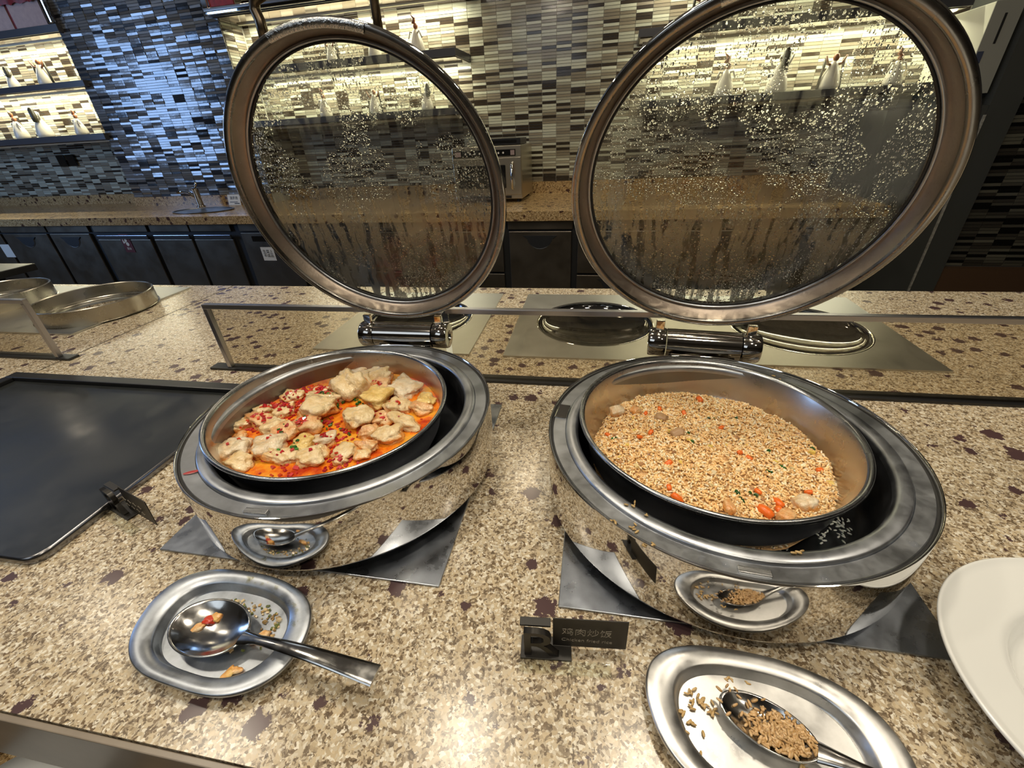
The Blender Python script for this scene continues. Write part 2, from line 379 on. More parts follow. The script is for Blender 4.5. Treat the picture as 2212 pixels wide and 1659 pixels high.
# ---- mosaic walls
SHADES = [((.44, .44, .345), .27), ((.27, .25, .185), .25), ((.205, .175, .125), .24), ((.034, .025, .017), .24)]
SHADEP = [((.17, .18, .185), .22), ((.135, .135, .13), .30), ((.10, .092, .08), .26), ((.018, .018, .02), .22)]
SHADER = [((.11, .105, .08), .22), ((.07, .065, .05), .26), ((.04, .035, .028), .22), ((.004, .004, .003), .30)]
def mosaic(wall, u0, u1, z0, z1, v, shades, mat, win, tilt=0.0, cu=.0925, cz=.0158, cap=300, dcol=None):
    """win=(ua,ub,za,zb): the tiles best in view become single parts"""
    ncol = int(round((u1 - u0) / cu)); nrow = int(round((z1 - z0) / cz))
    g = .0011; d = .004
    cand = []
    V, Fc, C = [], [], []
    prot = {}
    cum = np.cumsum([s[1] for s in shades]); cum /= cum[-1]
    singles = 0
    cells = [(i, j) for i in range(ncol) for j in range(nrow)]
    cx, cz_ = (win[0] + win[1]) / 2, (win[2] + win[3]) / 2
    inwin = [(abs((u0 + (i + .5) * cu) - cx) / (win[1] - win[0]) + abs((z0 + (j + .5) * cz) - cz_) / (win[3] - win[2]), i, j) for i, j in cells
             if win[0] < u0 + i * cu and u0 + (i + 1) * cu < win[1] and win[2] < z0 + j * cz and z0 + (j + 1) * cz < win[3]]
    inwin.sort(); single = {(i, j) for _, i, j in inwin[:cap]}
    for i, j in cells:
        k = int(np.searchsorted(cum, random.random())); k = min(k, len(shades) - 1)
        if i > 0 and random.random() < .0: pass
        f = random.uniform(.85, 1.15)
        col = tuple(c * f for c in shades[k][0])
        hx, hz = cu / 2 - g, cz / 2 - g
        tx, tz = random.gauss(0, tilt), random.gauss(0, tilt)
        x, z = u0 + (i + .5) * cu, z0 + (j + .5) * cz
        vv = [(-hx, -d + tx * -hx + tz * -hz, -hz), (hx, -d + tx * hx + tz * -hz, -hz), (hx, -d + tx * hx + tz * hz, hz), (-hx, -d + tx * -hx + tz * hz, hz),
              (-hx, .001, -hz), (hx, .001, -hz), (hx, .001, hz), (-hx, .001, hz)]
        ff = [(0, 1, 2, 3), (0, 4, 5, 1), (1, 5, 6, 2), (2, 6, 7, 3), (3, 7, 4, 0)]
        if (i, j) in single:
            kk = (k, random.randrange(4))
            if kk not in prot:
                me = bpy.data.meshes.new('tile'); me.from_pydata(vv, [], ff); paint(me, [col] * 5); me.materials.append(mat); prot[kk] = me
            o = bpy.data.objects.new('tile', prot[kk]); COL.objects.link(o); o.parent = wall; o.location = (x, v, z)
        else:
            b0 = len(V); V += [(a + x, b + v, c + z) for a, b, c in vv]; Fc += [tuple(b0 + q for q in f_) for f_ in ff]; C += [col] * 5
    me = bpy.data.meshes.new('tile_field'); me.from_pydata(V, [], Fc); paint(me, C); me.materials.append(mat)
    o = bpy.data.objects.new('tile_field', me); COL.objects.link(o); o.parent = wall; o['kind'] = 'stuff'
def mcyl(): pass
wb = tag(MB().box(-7, 1.75, 3.311, 3.45, -.9, 1.9).build('wall_back', GROUT, back=True), kind='structure')
mosaic(wb, -6.9, 1.71, .125, 1.40, 3.31, SHADES, TILEM, (-1.0, .05, .25, 1.2), tilt=.006)
PIL = (-3.93, -2.60)
wp = tag(MB().box(PIL[0], PIL[1], 3.101, 3.31, .05, 1.9).build('trim_1', GROUTD, back=True), kind='structure')
mosaic(wp, PIL[0] + .002, PIL[1], .118, 1.46, 3.10, SHADEP, TILEP, (-3.9, -2.62, .2, 1.3), tilt=.048, cu=(PIL[1] - PIL[0]) / 14, cz=.0158)
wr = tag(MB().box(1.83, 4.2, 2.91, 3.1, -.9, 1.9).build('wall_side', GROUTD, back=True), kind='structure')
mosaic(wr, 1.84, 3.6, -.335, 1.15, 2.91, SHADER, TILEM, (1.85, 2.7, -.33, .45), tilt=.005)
pr_ = tag(MB().box(0, .205, .001, .02, .05, 1.9).build('trim_4', GROUT), kind='structure')
pr_.matrix_world = BM @ Matrix.Translation((PIL[1] + .0015, 3.102, 0)) @ Matrix.Rotation(PI / 2, 4, 'Z')
mosaic(pr_, 0.002, .187, .118, 1.46, 0.0, SHADES, TILEM, (0, .2, .7, 1.4), tilt=.006, cu=.0925, cz=.0158)
tag(MB().box(1.83, 4.0, 2.86, 2.91, -.9, -.34).build('baseboard_right', BROWNB, back=True), kind='structure')
tag(MB().box(1.71, 1.83, 2.87, 3.4, -.9, 1.9).box(1.29, 1.709, 2.872, 3.3, -.9, .44).build('trim_2', POST, back=True), kind='structure')
tag(MB().box(1.700, 1.709, 2.862, 2.871, -.88, .4).build('trim_3', simple('chipped_white_edge', (.30, .29, .25), .7, var=.5, vscale=60), back=True), kind='structure')

# ---- back counter
bc = empty('back_counter', (-2.5, 2.5, -.9), 0, 'long brown granite back counter running below the mosaic wall', 'counter', back=True)
def inb(o): return Matrix.Translation((2.5, -2.5, .9))
I = T(2.5, -2.5, .9)
MB().slab_holes(-6.9, 1.27, 2.5, 3.31, 0.0, .05, []).build('worktop', GRAN2, bc, mtx=I)
bk = MB(); bk.box(-6.9, PIL[0], 3.29, 3.309, .05, .125); bk.box(PIL[1], 1.27, 3.29, 3.309, .05, .125); bk.box(PIL[0] - .001, PIL[1] + .001, 3.075, 3.095, .05, .117)
bk.build('backsplash', GRAN2, bc, mtx=I)
MB().box(-6.9, 1.27, 2.55, 3.3, -.9, -.002).build('base', CABK, bc, mtx=I)
# ---- cabinets below the back counter
def half_pull(mb, u, z, wd=.10, h=.07):
    n = 16
    poly = [(u - wd, z)] + [(u - wd * math.cos(PI * i / n) * (.75 if 0 < i < n else 1), z - h * math.sin(PI * i / n) ** .8) for i in range(1, n)] + [(u + wd, z)]
    mb.prism([(x, y) for x, y in poly], -.002, .004, RX90)
def cabinet(u0, u1, label, kind='fridge', name='undercounter_cabinet', sticker=None):
    r = empty(name, ((u0 + u1) / 2, 2.54, -.9), 0, label, 'cabinet', 'steel cabinets under the back counter', back=True)
    J = T(-(u0 + u1) / 2, -2.54, .9)
    MB().box(u0 + .004, u1 - .004, 2.535, 2.549, -.052, -.004, bev=.002).build('top_rail', CABM, r, mtx=J)
    if kind == 'flap':
        d = MB().box(u0 + .012, u1 - .006, 2.53, 2.545, -.85, -.104, bev=.003).build('door', CABM, r, mtx=J)
        MB().box(u0 + .03, u1 - .006, 2.518, 2.53, -.098, -.072, bev=.003).build('door_grip', simple('satin_grip_steel', (.30, .32, .36), .25, 1), r, mtx=J)
    elif kind == 'drawer':
        for za, zb in ((-.30, -.062), (-.58, -.312), (-.85, -.592)):
            d = MB().box(u0 + .01, u1 - .01, 2.53, 2.545, za, zb, bev=.003).build('drawer', CABM, r, mtx=J)
            hm = MB(); half_pull(hm, (u0 + u1) / 2, zb - .02); hm.build('recessed_pull', CABK, d, mtx=T(0, 2.5285, 0))
    else:
        d = MB().box(u0 + .01, u1 - .01, 2.53, 2.545, -.85, -.062, bev=.003).build('door', CABM, r, mtx=J)
        if kind == 'fridge':
            hm = MB(); half_pull(hm, (u0 + u1) / 2 + (.0 if u0 > -1 else .0), -.085)
            hm.build('recessed_pull', CABK, d, mtx=T(0, 2.5285, 0))
            hm = MB(); hm.tube([((u0 + u1) / 2 + .075 * math.cos(PI * i / 12), 2.529, -.088 - .072 * math.sin(PI * i / 12)) for i in range(13)], .003, 6)
            hm.build('pull_rim', simple('pull_rim_steel', (.35, .35, .34), .3, 1), d)
        else:
            MB().box(u0 + .09, u1 - .05, 2.525, 2.531, -.118, -.082, bev=.004).build('display_panel', BLACKGLASS, d)
    return r
cabinet(-4.68, -4.20, 'dark steel undercounter fridge with half-round pull at the far left')
cabinet(-4.19, -3.78, 'dark steel undercounter fridge with half-round pull, left of the red sticker')
rs = cabinet(-3.74, -3.24, 'dark steel bin cabinet with a small red sticker', 'flap')
cabinet(-3.22, -2.875, 'dark steel flap-front bin cabinet right of the red sticker', 'flap')
cabinet(-2.87, -2.53, 'dark steel flap-front bin cabinet below the sink', 'flap')
cabinet(-2.47, -2.05, 'dark steel cabinet with black display and white paper note', 'display')
cabinet(-2.03, -1.56, 'dark steel drawer stack behind the left lid glass', 'drawer')
cabinet(-1.55, -1.06, 'second dark steel drawer stack behind the left lid glass', 'drawer')
cabinet(-1.05, -.63, 'plain dark steel cabinet at the right edge of the left lid', 'drawer')
cabinet(-.61, -.225, 'dark steel fridge with half-round pull seen between the two open lids')
cabinet(-.21, .25, 'dark steel drawer stack behind the left edge of the right lid', 'drawer')
cabinet(.26, .80, 'wide dark steel cabinet behind the right lid glass', 'drawer')
cabinet(.81, 1.26, 'dark steel cabinet behind the lower right of the right lid')
cabinet(-5.3, -4.69, 'dark steel cabinet with white label at the left picture edge', 'fridge')
# stickers and notes
s = empty('red_sticker', (-3.47, 2.527, -.13), 0, 'small dark red sticker with white cup pictogram on the bin cabinet', 'sticker', back=True)
MB().box(-.042, .042, .0, .001, -.065, .065).build('sticker_sheet', simple('maroon_sticker', (.09, .012, .014), .5), s)
mb = MB(); mb.lathe([(0, 0), (.014, 0), (.014, .001)], 20, T(.006, -.0012, -.005) @ RX90); mb.lathe([(0, 0), (.012, 0), (.012, .001)], 20, T(.002, -.0012, .022) @ RX90)
mb.box(-.028, -.02, -.0012, 0, -.002, .045); mb.box(-.02, -.006, -.0012, 0, .004, .012); mb.build('pictogram', WHITEP, s)
text_mesh('lettering', '厨余', .02, WHITEP, T(-.018, -.001, -.045) @ RX90, s)
s = empty('paper_note', (-2.29, 2.528, -.2), 0, 'square white paper note taped to the steel door beside the left lid', 'note', back=True)
MB().box(-.05, .05, .0, .001, -.045, .045).build('paper', WHITEP, s)
text_mesh('lettering', '生菜上\n半成品', .026, INK, T(-.038, -.001, .006) @ RX90, s)
s = empty('door_label', (-4.72, 2.528, -.19), 0, 'white label on the cabinet at the left picture edge', 'label', back=True)
MB().box(-.05, .05, .0, .001, -.05, .05).build('paper', WHITEP, s)

# ---- sink, tap, card
s = empty('sink', (-2.93, 2.76, .05), 0, 'stainless steel sink basin let into the back counter beside the tap', 'sink', back=True)
MB().lathe([(.235, .004), (.235, .0065), (.222, .0065), (.216, .001), (.0, .0008)], 48, sx=1, sy=.62).build('basin', DARKM, s)
s = empty('tap', (-3.15, 2.96, .05), 0, 'chrome mixer tap beside the sink on the back counter', 'tap', back=True)
MB().lathe([(0, 0), (.03, 0), (.03, .006), (.022, .012), (.020, .11), (.024, .118), (.024, .135), (.0, .14)], 24).build('tap_body', CHROME, s, smooth=True, sharp=40)
MB().tube([(0, 0, .06), (-.05, -.01, .10), (-.10, -.02, .115), (-.14, -.03, .108)], [.012, .012, .011, .010], 12).build('spout', CHROME, s, smooth=True)
MB().tube([(0, 0, .13), (.02, .0, .15), (.035, 0, .17)], [.009, .008, .012], 10).build('lever', CHROME, s, smooth=True)
s = empty('counter_card', (-2.89, 3.02, .05), 0, 'small white notice card standing on the back counter right of the tap', 'card', back=True)
MB().box(-.055, .055, -.002, .002, 0, .075, RX(-.2)).build('card_face', WHITEP, s)
text_mesh('lettering', '洗手池', .024, INK, RX(-.2) @ T(-.035, -.004, .042) @ RX90, s)
MB().box(-.04, .03, -.0035, -.002, .02, .024, RX(-.2)).box(.0, .045, -.0035, -.002, .008, .014, RX(-.2)).build('small_print', INK, s)
s = empty('wall_sockets', (-4.74, 3.30, .38), 0, 'pair of black sockets on the mosaic below the left shelves', 'socket', back=True)
MB().box(-.10, -.012, -.012, .0, -.02, .07, bev=.003).build('socket', BLACKGLASS, s); MB().box(.012, .10, -.012, 0, -.02, .07, bev=.003).build('socket', BLACKGLASS, s)

# ---- microwave
s = empty('microwave', (-.80, 2.87, .0505), 0, 'stainless steel commercial microwave oven on the back counter', 'microwave', back=True)
MW = simple('microwave_steel', (.55, .50, .40), .3, 1)
MB().box(-.22, .22, .0, .36, .02, .318, bev=.004).build('housing', MW, s)
MB().box(-.215, .185, -.006, 0, .262, .298, bev=.002).build('control_panel', BLACKGLASS, s)
MB().box(-.2, -.16, -.008, -.006, .267, .293).box(.155, .18, -.008, -.006, .267, .293).build('key_block', simple('key_grey', (.3, .22, .2), .5), s)
kb = MB(); [kb.lathe([(0, 0), (.006, 0), (.006, .001)], 10, T(-.13 + i * .03, -.007, .281) @ RX90) for i in range(9)]; kb.build('key_marks', WHITEP, s)
dr = MB().box(-.218, .218, -.008, 0, .045, .255, bev=.003).build('door', MW, s)
MB().box(-.19, .12, -.012, -.006, .085, .215, bev=.004).build('door_window', BLACKGLASS, dr)
MB().tube([(.165, -.01, .075), (.165, -.04, .085), (.165, -.04, .215), (.165, -.01, .225)], .008, 8).build('door_handle', MIRROR, dr, smooth=True)
MB().box(-.2, .15, -.004, 0, .024, .04).build('vent_grille', BLACKGLASS, s)
for a in (-.19, .19):
    for b_ in (.04, .32): MB().lathe([(0, 0), (.014, 0), (.014, .02), (0, .02)], 12, T(a, b_, 0)).build('foot', CABK, s)
s = empty('black_box', (-.72, 2.93, .37), 0, 'flat black box lying on top of the microwave', 'box', back=True)
MB().box(-.10, .125, 0, .2, 0, .035, bev=.003).build('box_body', SLATEB, s); MB().box(-.08, .1, -.001, .0, .01, .025).build('box_face', BLACKGLASS, s)

# ---- wall shelves
def shelf(u0, u1, v0, z0, z1, label, grp):
    r = empty('wall_shelf', ((u0 + u1) / 2, 3.2, z0), 0, label, 'shelf', grp, back=True)
    J = T(-(u0 + u1) / 2, -3.2, -z0)
    MB().box(u0, u1, v0, 3.308, z0 + .004, z1, bev=.001).build('shelf_board', SHELFM, r, mtx=J)
    MB().box(u0 + .01, u1 - .01, v0 + .02, 3.305, z0, z0 + .004).build('shelf_underside', SHELFU, r, mtx=J)
    MB().box(u0 + .03, u1 - .03, 3.20, 3.22, z0 - .008, z0).build('light_strip', simple('strip_cover', (.8, .78, .6), .5), r, mtx=J)
shelf(-6.3, -3.88, 3.06, 1.188, 1.235, 'top dark wall shelf left of the blue-lit pillar', 'dark shelves left of the pillar')
shelf(-6.3, -3.87, 3.06, .872, .914, 'middle dark wall shelf left of the blue-lit pillar', 'dark shelves left of the pillar')
shelf(-6.3, -3.905, 3.06, .533, .580, 'lowest dark wall shelf left of the blue-lit pillar', 'dark shelves left of the pillar')
shelf(-2.58, -.90, 3.0, 1.143, 1.18, 'top dark wall shelf above the left lid', 'dark shelves right of the pillar')
shelf(-2.58, -.98, 3.0, .835, .878, 'middle dark wall shelf ending right of the left lid', 'dark shelves right of the pillar')
shelf(-2.58, -.97, 3.0, .545, .585, 'lowest dark wall shelf seen through the left lid glass', 'dark shelves right of the pillar')
shelf(.055, 1.55, 3.0, .837, .876, 'upper dark wall shelf behind the right lid', 'dark shelves behind the right lid')
shelf(.10, 1.60, 3.0, .515, .553, 'lower dark wall shelf seen through the right lid glass', 'dark shelves behind the right lid')

# ---- ornaments on the shelves
CERW = simple('pale_ceramic', (.62, .58, .48), .35); CERD = simple('dark_wood_ornament', (.04, .035, .02), .4); CERB = simple('rust_ceramic', (.30, .12, .05), .4)
CERG = clear_mat('ornament_glass', (.85, .85, .8))
def ornament(u, v, z, h, kind, label):
    r = empty('figurine', (u, v, z), random.uniform(-.3, .3), label, 'figurine', back=True)
    k = h / .2
    body = MB().lathe([(0, 0), (.045 * k, 0), (.05 * k, .02 * k), (.042 * k, .06 * k), (.026 * k, .10 * k), (.014 * k, .125 * k), (0, .13 * k)], 20).build('robe', CERW, r, smooth=True)
    MB().lathe([(0, 0), (.012 * k, .006 * k), (.016 * k, .018 * k), (.010 * k, .032 * k), (0, .036 * k)], 14, T(.004 * k, 0, .125 * k)).build('head', CERB if kind != 1 else CERW, r, smooth=True)
    a = MB()
    for sgn in (-1, 1):
        a.tube([(sgn * .012 * k, 0, .11 * k), (sgn * .035 * k, -.01 * k, .115 * k), (sgn * .05 * k, -.012 * k, (.15 if kind else .08) * k)], [.007 * k, .006 * k, .004 * k], 8)
    a.build('arm', CERB if kind == 2 else CERW, r, smooth=True)
    if kind == 0:
        MB().tube([(-.01 * k, 0, .155 * k), (.0, 0, .18 * k), (-.02 * k, 0, .2 * k)], [.012 * k, .01 * k, .003 * k], 8).build('headdress', CERB, r, smooth=True)
    elif kind == 1:
        MB().lathe([(0, 0), (.016 * k, .005 * k), (.018 * k, .03 * k), (.017 * k, .075 * k), (.008 * k, .09 * k), (0, .092 * k)], 14, T(.02 * k, -.03 * k, .09 * k)).build('staff', CERD, r, smooth=True)
    else:
        w1 = MB()
        for sgn in (-1, 1): w1.tube([(sgn * .055 * k, 0, .0), (sgn * .05 * k, 0, .07 * k), (sgn * .045 * k, 0, .14 * k)], [.008 * k, .006 * k, .009 * k], 8)
        w1.build('side_staff', CERD, r, smooth=True)
ornament(-4.36, 3.17, .914, .21, 2, 'figurine with two dark staffs on the middle left shelf')
ornament(-4.70, 3.17, .914, .16, 1, 'seated pale figurine at the left end of the middle left shelf')
ornament(-4.90, 3.17, .58, .20, 0, 'pale figurine with headdress, leftmost on the lowest left shelf')
ornament(-4.64, 3.17, .58, .23, 1, 'figurine holding a tall dark staff on the lowest left shelf')
ornament(-4.25, 3.17, .58, .18, 0, 'small glassy figurine nearest the pillar on the lowest left shelf')
ornament(-1.26, 3.12, .878, .19, 0, 'white robed figurine on the shelf above the left lid')
ornament(-1.56, 3.14, .878, .17, 1, 'figurine half hidden by the top of the left lid')
ornament(-1.86, 3.14, .878, .16, 2, 'small figurine behind the top edge of the left lid')
ornament(-2.0, 3.14, .585, .17, 0, 'red-topped figurine behind the left lid glass')
ornament(-1.62, 3.14, .585, .17, 2, 'rust coloured figurine behind the centre of the left lid glass')
ornament(-1.25, 3.14, .585, .16, 1, 'pale figurine behind the right part of the left lid glass')
ornament(.38, 3.13, .876, .20, 2, 'rust and cream figurine above the top left of the right lid')
ornament(.55, 3.13, .553, .20, 0, 'figurine behind the left part of the right lid glass')
ornament(.82, 3.13, .553, .22, 1, 'dark figurine behind the centre of the right lid glass')
ornament(1.08, 3.13, .553, .20, 2, 'cream figurine right of centre behind the right lid glass')
ornament(1.38, 3.13, .553, .17, 0, 'red headed figurine behind the right edge of the right lid glass')
# ---- red fabric banner and papers at top left
s = empty('red_display', (-4.7, 3.14, 1.237), 0, 'dark red draped display with pink paper panels on the top left shelf', 'display', back=True)
n = 60; mb = MB()
mb.loft([[(-1.2 + 1.94 * i / n, -.02 + .008 * math.sin(i * 1.3), .145 + (.006 * math.sin(i * 2.1)) if q == 0 else .34) for i in range(n + 1)] for q in (0, 1)], loop=False)
mb.build('red_drape', REDP, s, smooth=True)
MB().box(-1.2, .74, .0, .004, 0, .33).build('red_backing', REDP, s)
for i in range(5):
    MB().box(-1.02 + i * .345, -.70 + i * .345, -.006, -.001, .012, .2).build('paper_panel', PAPER, s)
s = empty('chrome_column', (-3.90, 3.05, 1.237), 0, 'bright chrome corner post above the top left shelf', 'post', back=True)
MB().box(-.03, .012, -.0, .03, 0, .45, bev=.006).build('post_front', MIRROR, s, smooth=True); MB().box(-.05, -.03, .01, .03, 0, .45, bev=.003).build('post_side', CHROME, s)
s = empty('chrome_rail', (-2.3, 2.985, 1.15), 0, 'blue-lit chrome rail along the shelf top right of the pillar', 'rail', back=True)
MB().box(-.28, .9, -.014, .0, .0, .036, bev=.004).build('rail_bar', MIRROR, s, smooth=True); MB().box(-.28, -.24, -.014, .0, .036, .35, bev=.004).build('rail_post', MIRROR, s)
MB().box(-.235, -.06, .0, .01, .04, .3).build('red_panel', REDP, s)
# ---- bronze rack hanging from the ceiling
s = empty('hanging_rack', (-1.46, 2.0, 1.9), 0, 'dark bronze tube rack hanging above the left lid', 'rack', back=True)
MB().tube([(-.02, 0, -1.10), (-.02, 0, -1.02), (-.03, 0, -.985), (-.02, 0, -.955), (.03, 0, -.94), (.5, 0, -.935)], .022, 14).build('rack_frame', BRONZE, s, smooth=True)
MB().tube([(.5, 0, -1.10), (.5, 0, -.93), (.5, 0, 0)], .018, 12).build('rack_upright', BRONZE, s, smooth=True)
# ---- white box on wall at right
s = empty('wall_unit', (1.64, 2.9, .49), 0, 'cream enamel wall unit with long black slot at the upper right', 'appliance', back=True)
MB().box(-.055, .055, .003, .41, 0, .345, bev=.003).build('unit_housing', CREAM, s)
MB().box(-.055, .055, 0, .004, 0.0, .345).build('unit_front', CREAMF, s)
MB().box(-.006, .003, -.002, .001, .19, .30).build('slot', CABK, s)
MB().box(-.052, -.028, -.002, .001, .12, .165).build('blue_tab', simple('blue_tab_plastic', (.05, .06, .10), .4), s)
MB().box(-.045, .045, .01, .3, -.10, -.01, bev=.003).build('lower_tray', CREAMF, s)
s = empty('dark_wall_cabinet', (2.1, 2.9, .5), 0, 'dark cabinet with pale edge on the right side wall at the upper right', 'cabinet', back=True)
MB().box(-.25, .8, -.15, 0, -.02, .0, bev=.002).build('pale_edge', CREAMF, s); MB().box(-.25, .8, -.13, 0, .0, .5).build('cabinet_body', SLATEB, s); MB().box(-.25, .8, -.15, -.13, .10, .14).build('pale_rail', CREAMF, s)

# ================================================================== FRONT COUNTER
fc = empty('buffet_counter', (-.5, .7, -.9), 0, 'speckled beige granite buffet counter carrying both chafing dishes', 'counter')
I = T(.5, -.7, .9)
HOLES = [(-.465, 1.055, .146), (.013, 1.055, .146), (.49, 1.045, .146), (-1.55, 1.06, .13), (-2.02, 1.10, .13)]
MB().slab_holes(-3.2, 2.6, .1, 1.335, -.035, 0, HOLES).build('worktop', GRAN, fc, mtx=I)
MARB = simple('grey_brown_marble', (.24, .20, .155), .3, var=.18, vscale=9)
MB().box(-3.2, 2.6, .094, .0995, -.115, -.003, bev=.001).build('apron', MARB, fc, mtx=I)
MB().box(-3.2, 2.6, .16, 1.30, -.9, -.04).build('base', simple('counter_base', (.05, .04, .03), .7), fc, mtx=I)
MB().box(-1.2915, -1.289, .1, 1.335, -.002, .0006).build('joint', simple('joint_dark', (.05, .04, .03), .7), fc, mtx=I)
# far strip so that the rear edge follows its slight skew
st = empty('crockery_shelf', (-.7, .1, -.34), 0, 'granite ledge under the counter edge at the lower left', 'shelf')
MB().box(-.9, .6, -.12, .05, -.02, 0, bev=.002).build('ledge', GRAN2, st)
for k in range(6):
    o = MB().lathe([(0, 0), (.05, 0), (.055, .003), (.085, .012), (.086, .014), (.055, .006), (0, .004)], 48).build('side_plate', PORC, smooth=True)
    o.location = (-.70, .055, -.335 + k * .009)
    tag(o, 'white porcelain plate %s at the lower left corner' % ['at the bottom of the small stack', 'second from the bottom of the stack', 'third from the bottom of the stack', 'third from the top of the stack', 'just under the top plate of the stack', 'on top of the small stack'][k], 'plate', 'stacked plates under the counter')

# ---- recessed induction hobs
def hob_plate(x0, x1, y0, y1, bowls, label):
    r = empty('induction_hob', ((x0 + x1) / 2, (y0 + y1) / 2, 0), 0, label, 'hob')
    J = T(-(x0 + x1) / 2, -(y0 + y1) / 2, 0)
    MB().slab_holes(x0, x1, y0, y1, .0003, .004, [(a, b, c) for a, b, c in bowls]).build('steel_plate', STOVE, r, mtx=J)
    for a, b, c in bowls:
        MB().lathe([(c, .0005)] + [(c * math.cos(q * PI / 24), .0005 - .038 * math.sin(q * PI / 24)) for q in range(1, 12)] + [(0, -.0375)], 72, J @ T(a, b, 0)).build('glass_bowl', BLACKGLASS, r, smooth=True)
        MB().lathe([(c - .001, .0035), (c + .001, .0050), (c + .0035, .0042)], 72, J @ T(a, b, 0)).build('bowl_rim', MIRROR, r, smooth=True)
hob_plate(-.665, -.268, .846, 1.268, [(-.465, 1.055, .145)], 'square steel induction hob behind the left chafing dish')
hob_plate(-.188, .69, .845, 1.265, [(.013, 1.055, .145), (.49, 1.045, .145)], 'double steel induction hob with two black bowls behind the right chafing dish')
r = empty('soup_well', (-1.9, 1.09, 0), 0, 'steel plate with two open well collars at the left rear', 'soup well')
J = T(1.9, -1.09, 0)
MB().slab_holes(-2.5, -1.44, .88, 1.30, .0003, .005, [(-1.55, 1.06, .128), (-2.02, 1.10, .128)]).build('steel_plate', STOVE, r, mtx=J)
for a, b in ((-1.56, 1.065), (-2.04, 1.10)):
    MB().lathe([(.128, -.035), (.1285, .010), (.1300, .012), (.1490, .012), (.1510, .014), (.1515, .05), (.154, .052), (.1565, .05), (.156, .006), (.160, .0052)], 96, J @ T(a, b, 0)).build('collar', simple('satin_collar', (.50, .47, .40), .27, 1, rvar=.05, vscale=9), r, smooth=True, sharp=35)
    MB().lathe([(.128, -.034), (0, -.036)], 48, J @ T(a, b, 0)).build('well_floor', DARKM, r)
s = empty('black_stand', (-2.65, 1.40, 0), 0, 'black angular slab at the far left rear of the counter', 'stand')
MB().box(-.25, .24, -.09, .10, .012, .04, bev=.003).build('stand_top', SLATEB, s); MB().box(-.22, .21, -.07, -.01, .0003, .012).build('stand_foot', SLATEB, s)

# ---- sneeze guards
CHAN = simple('dark_channel', (.05, .05, .052), .3, .7)
RAILM = simple('satin_rail', (.50, .49, .52), .28, 1)
def guard(x0, x1, y, label, pl=True, prr=True):
    r = empty('sneeze_guard', (x0, y, 0), 0, label, 'glass guard')
    L_ = x1 - x0
    MB().box(-.045 if pl else 0, L_ + (.035 if prr else 0), -.010, .016, .0003, .006, bev=.001).build('base_channel', CHAN, r)
    MB().box(.004, L_ - .004, -.002, .002, .006, .146).build('glass_pane', TINT, r)
    MB().box(0, L_, -.006, .006, .146, .156, bev=.001).build('top_rail', RAILM, r)
    if pl: MB().box(0, .010, -.006, .006, .006, .146, bev=.001).build('end_post', RAILM, r)
    if prr: MB().box(L_ - .010, L_, -.006, .006, .006, .146, bev=.001).build('end_post', RAILM, r)
guard(-.806, -.276, .738, 'low glass guard with dark frame behind the left chafing dish', True, False)
guard(-.270, 1.6, .738, 'long low glass guard behind the right chafing dish', False, True)
guard(-2.9, -1.300, .748, 'low glass guard with grey frame at the left edge', False, True)

# ---- black griddle tray
r = empty('black_warming_tray', (-.97, .44, 0), 0, 'large black glass warming tray with raised rear edge on the left', 'tray')
def rr(x0, x1, y0, y1, rad, n=6):
    P = []
    for cx, cy, a0 in ((x1 - rad, y1 - rad, 0), (x0 + rad, y1 - rad, 90), (x0 + rad, y0 + rad, 180), (x1 - rad, y0 + rad, 270)):
        for k in range(n + 1):
            a = math.radians(a0 + 90 * k / n); P.append((cx + rad * math.cos(a), cy + rad * math.sin(a)))
    return P
MB().prism(rr(-.31, .31, -.207, .205, .022), .0003, .012).build('tray_glass', SLATE, r)
MB().box(-.31, .31, .180, .205, .012, .021, bev=.002).box(-.31, -.285, -.207, .18, .012, .021, bev=.002).build('raised_edge', SLATEB, r)
MB().loft([[(x, y, z) for x, y in rr(-.3105 - e, .3105 + e, -.2075 - e, .2055 + e, .022)] for e, z in ((0, .0005), (.0012, .006), (.0005, .0125), (-.0015, .0128))]).build('edge_trim', simple('edge_trim_steel', (.25, .25, .26), .25, 1), r, smooth=True)

# ---- steel base plates under the chafers
def base_plate(x0, x1, y0, y1, label, cx, cy):
    r = empty('base_plate', ((x0 + x1) / 2, (y0 + y1) / 2, 0), 0, label, 'steel plate')
    J = T(-(x0 + x1) / 2, -(y0 + y1) / 2, 0)
    MB().box(x0, x1, y0, y1, .0003, .003, J, bev=.0008).build('plate', PLATEM, r)
    MB().lathe([(.2225, .0028), (.2232, .0034), (.2245, .0034), (.2252, .0028)], 128, J @ T(cx, cy, 0)).build('ring_mark', MIRROR, r) if False else None
    MB().lathe([(.168, .0032), (.170, .0036), (.176, .0036), (.178, .0032)], 128, J @ T(cx, cy, 0)).build('glass_disc_edge', CHAN, r)
base_plate(-.524, -.152, .2755, .648, 'square scratched steel base plate under the left chafing dish', -.3423, .4667)
base_plate(-.018, .352, .271, .642, 'square scratched steel base plate under the right chafing dish', .1644, .4605)

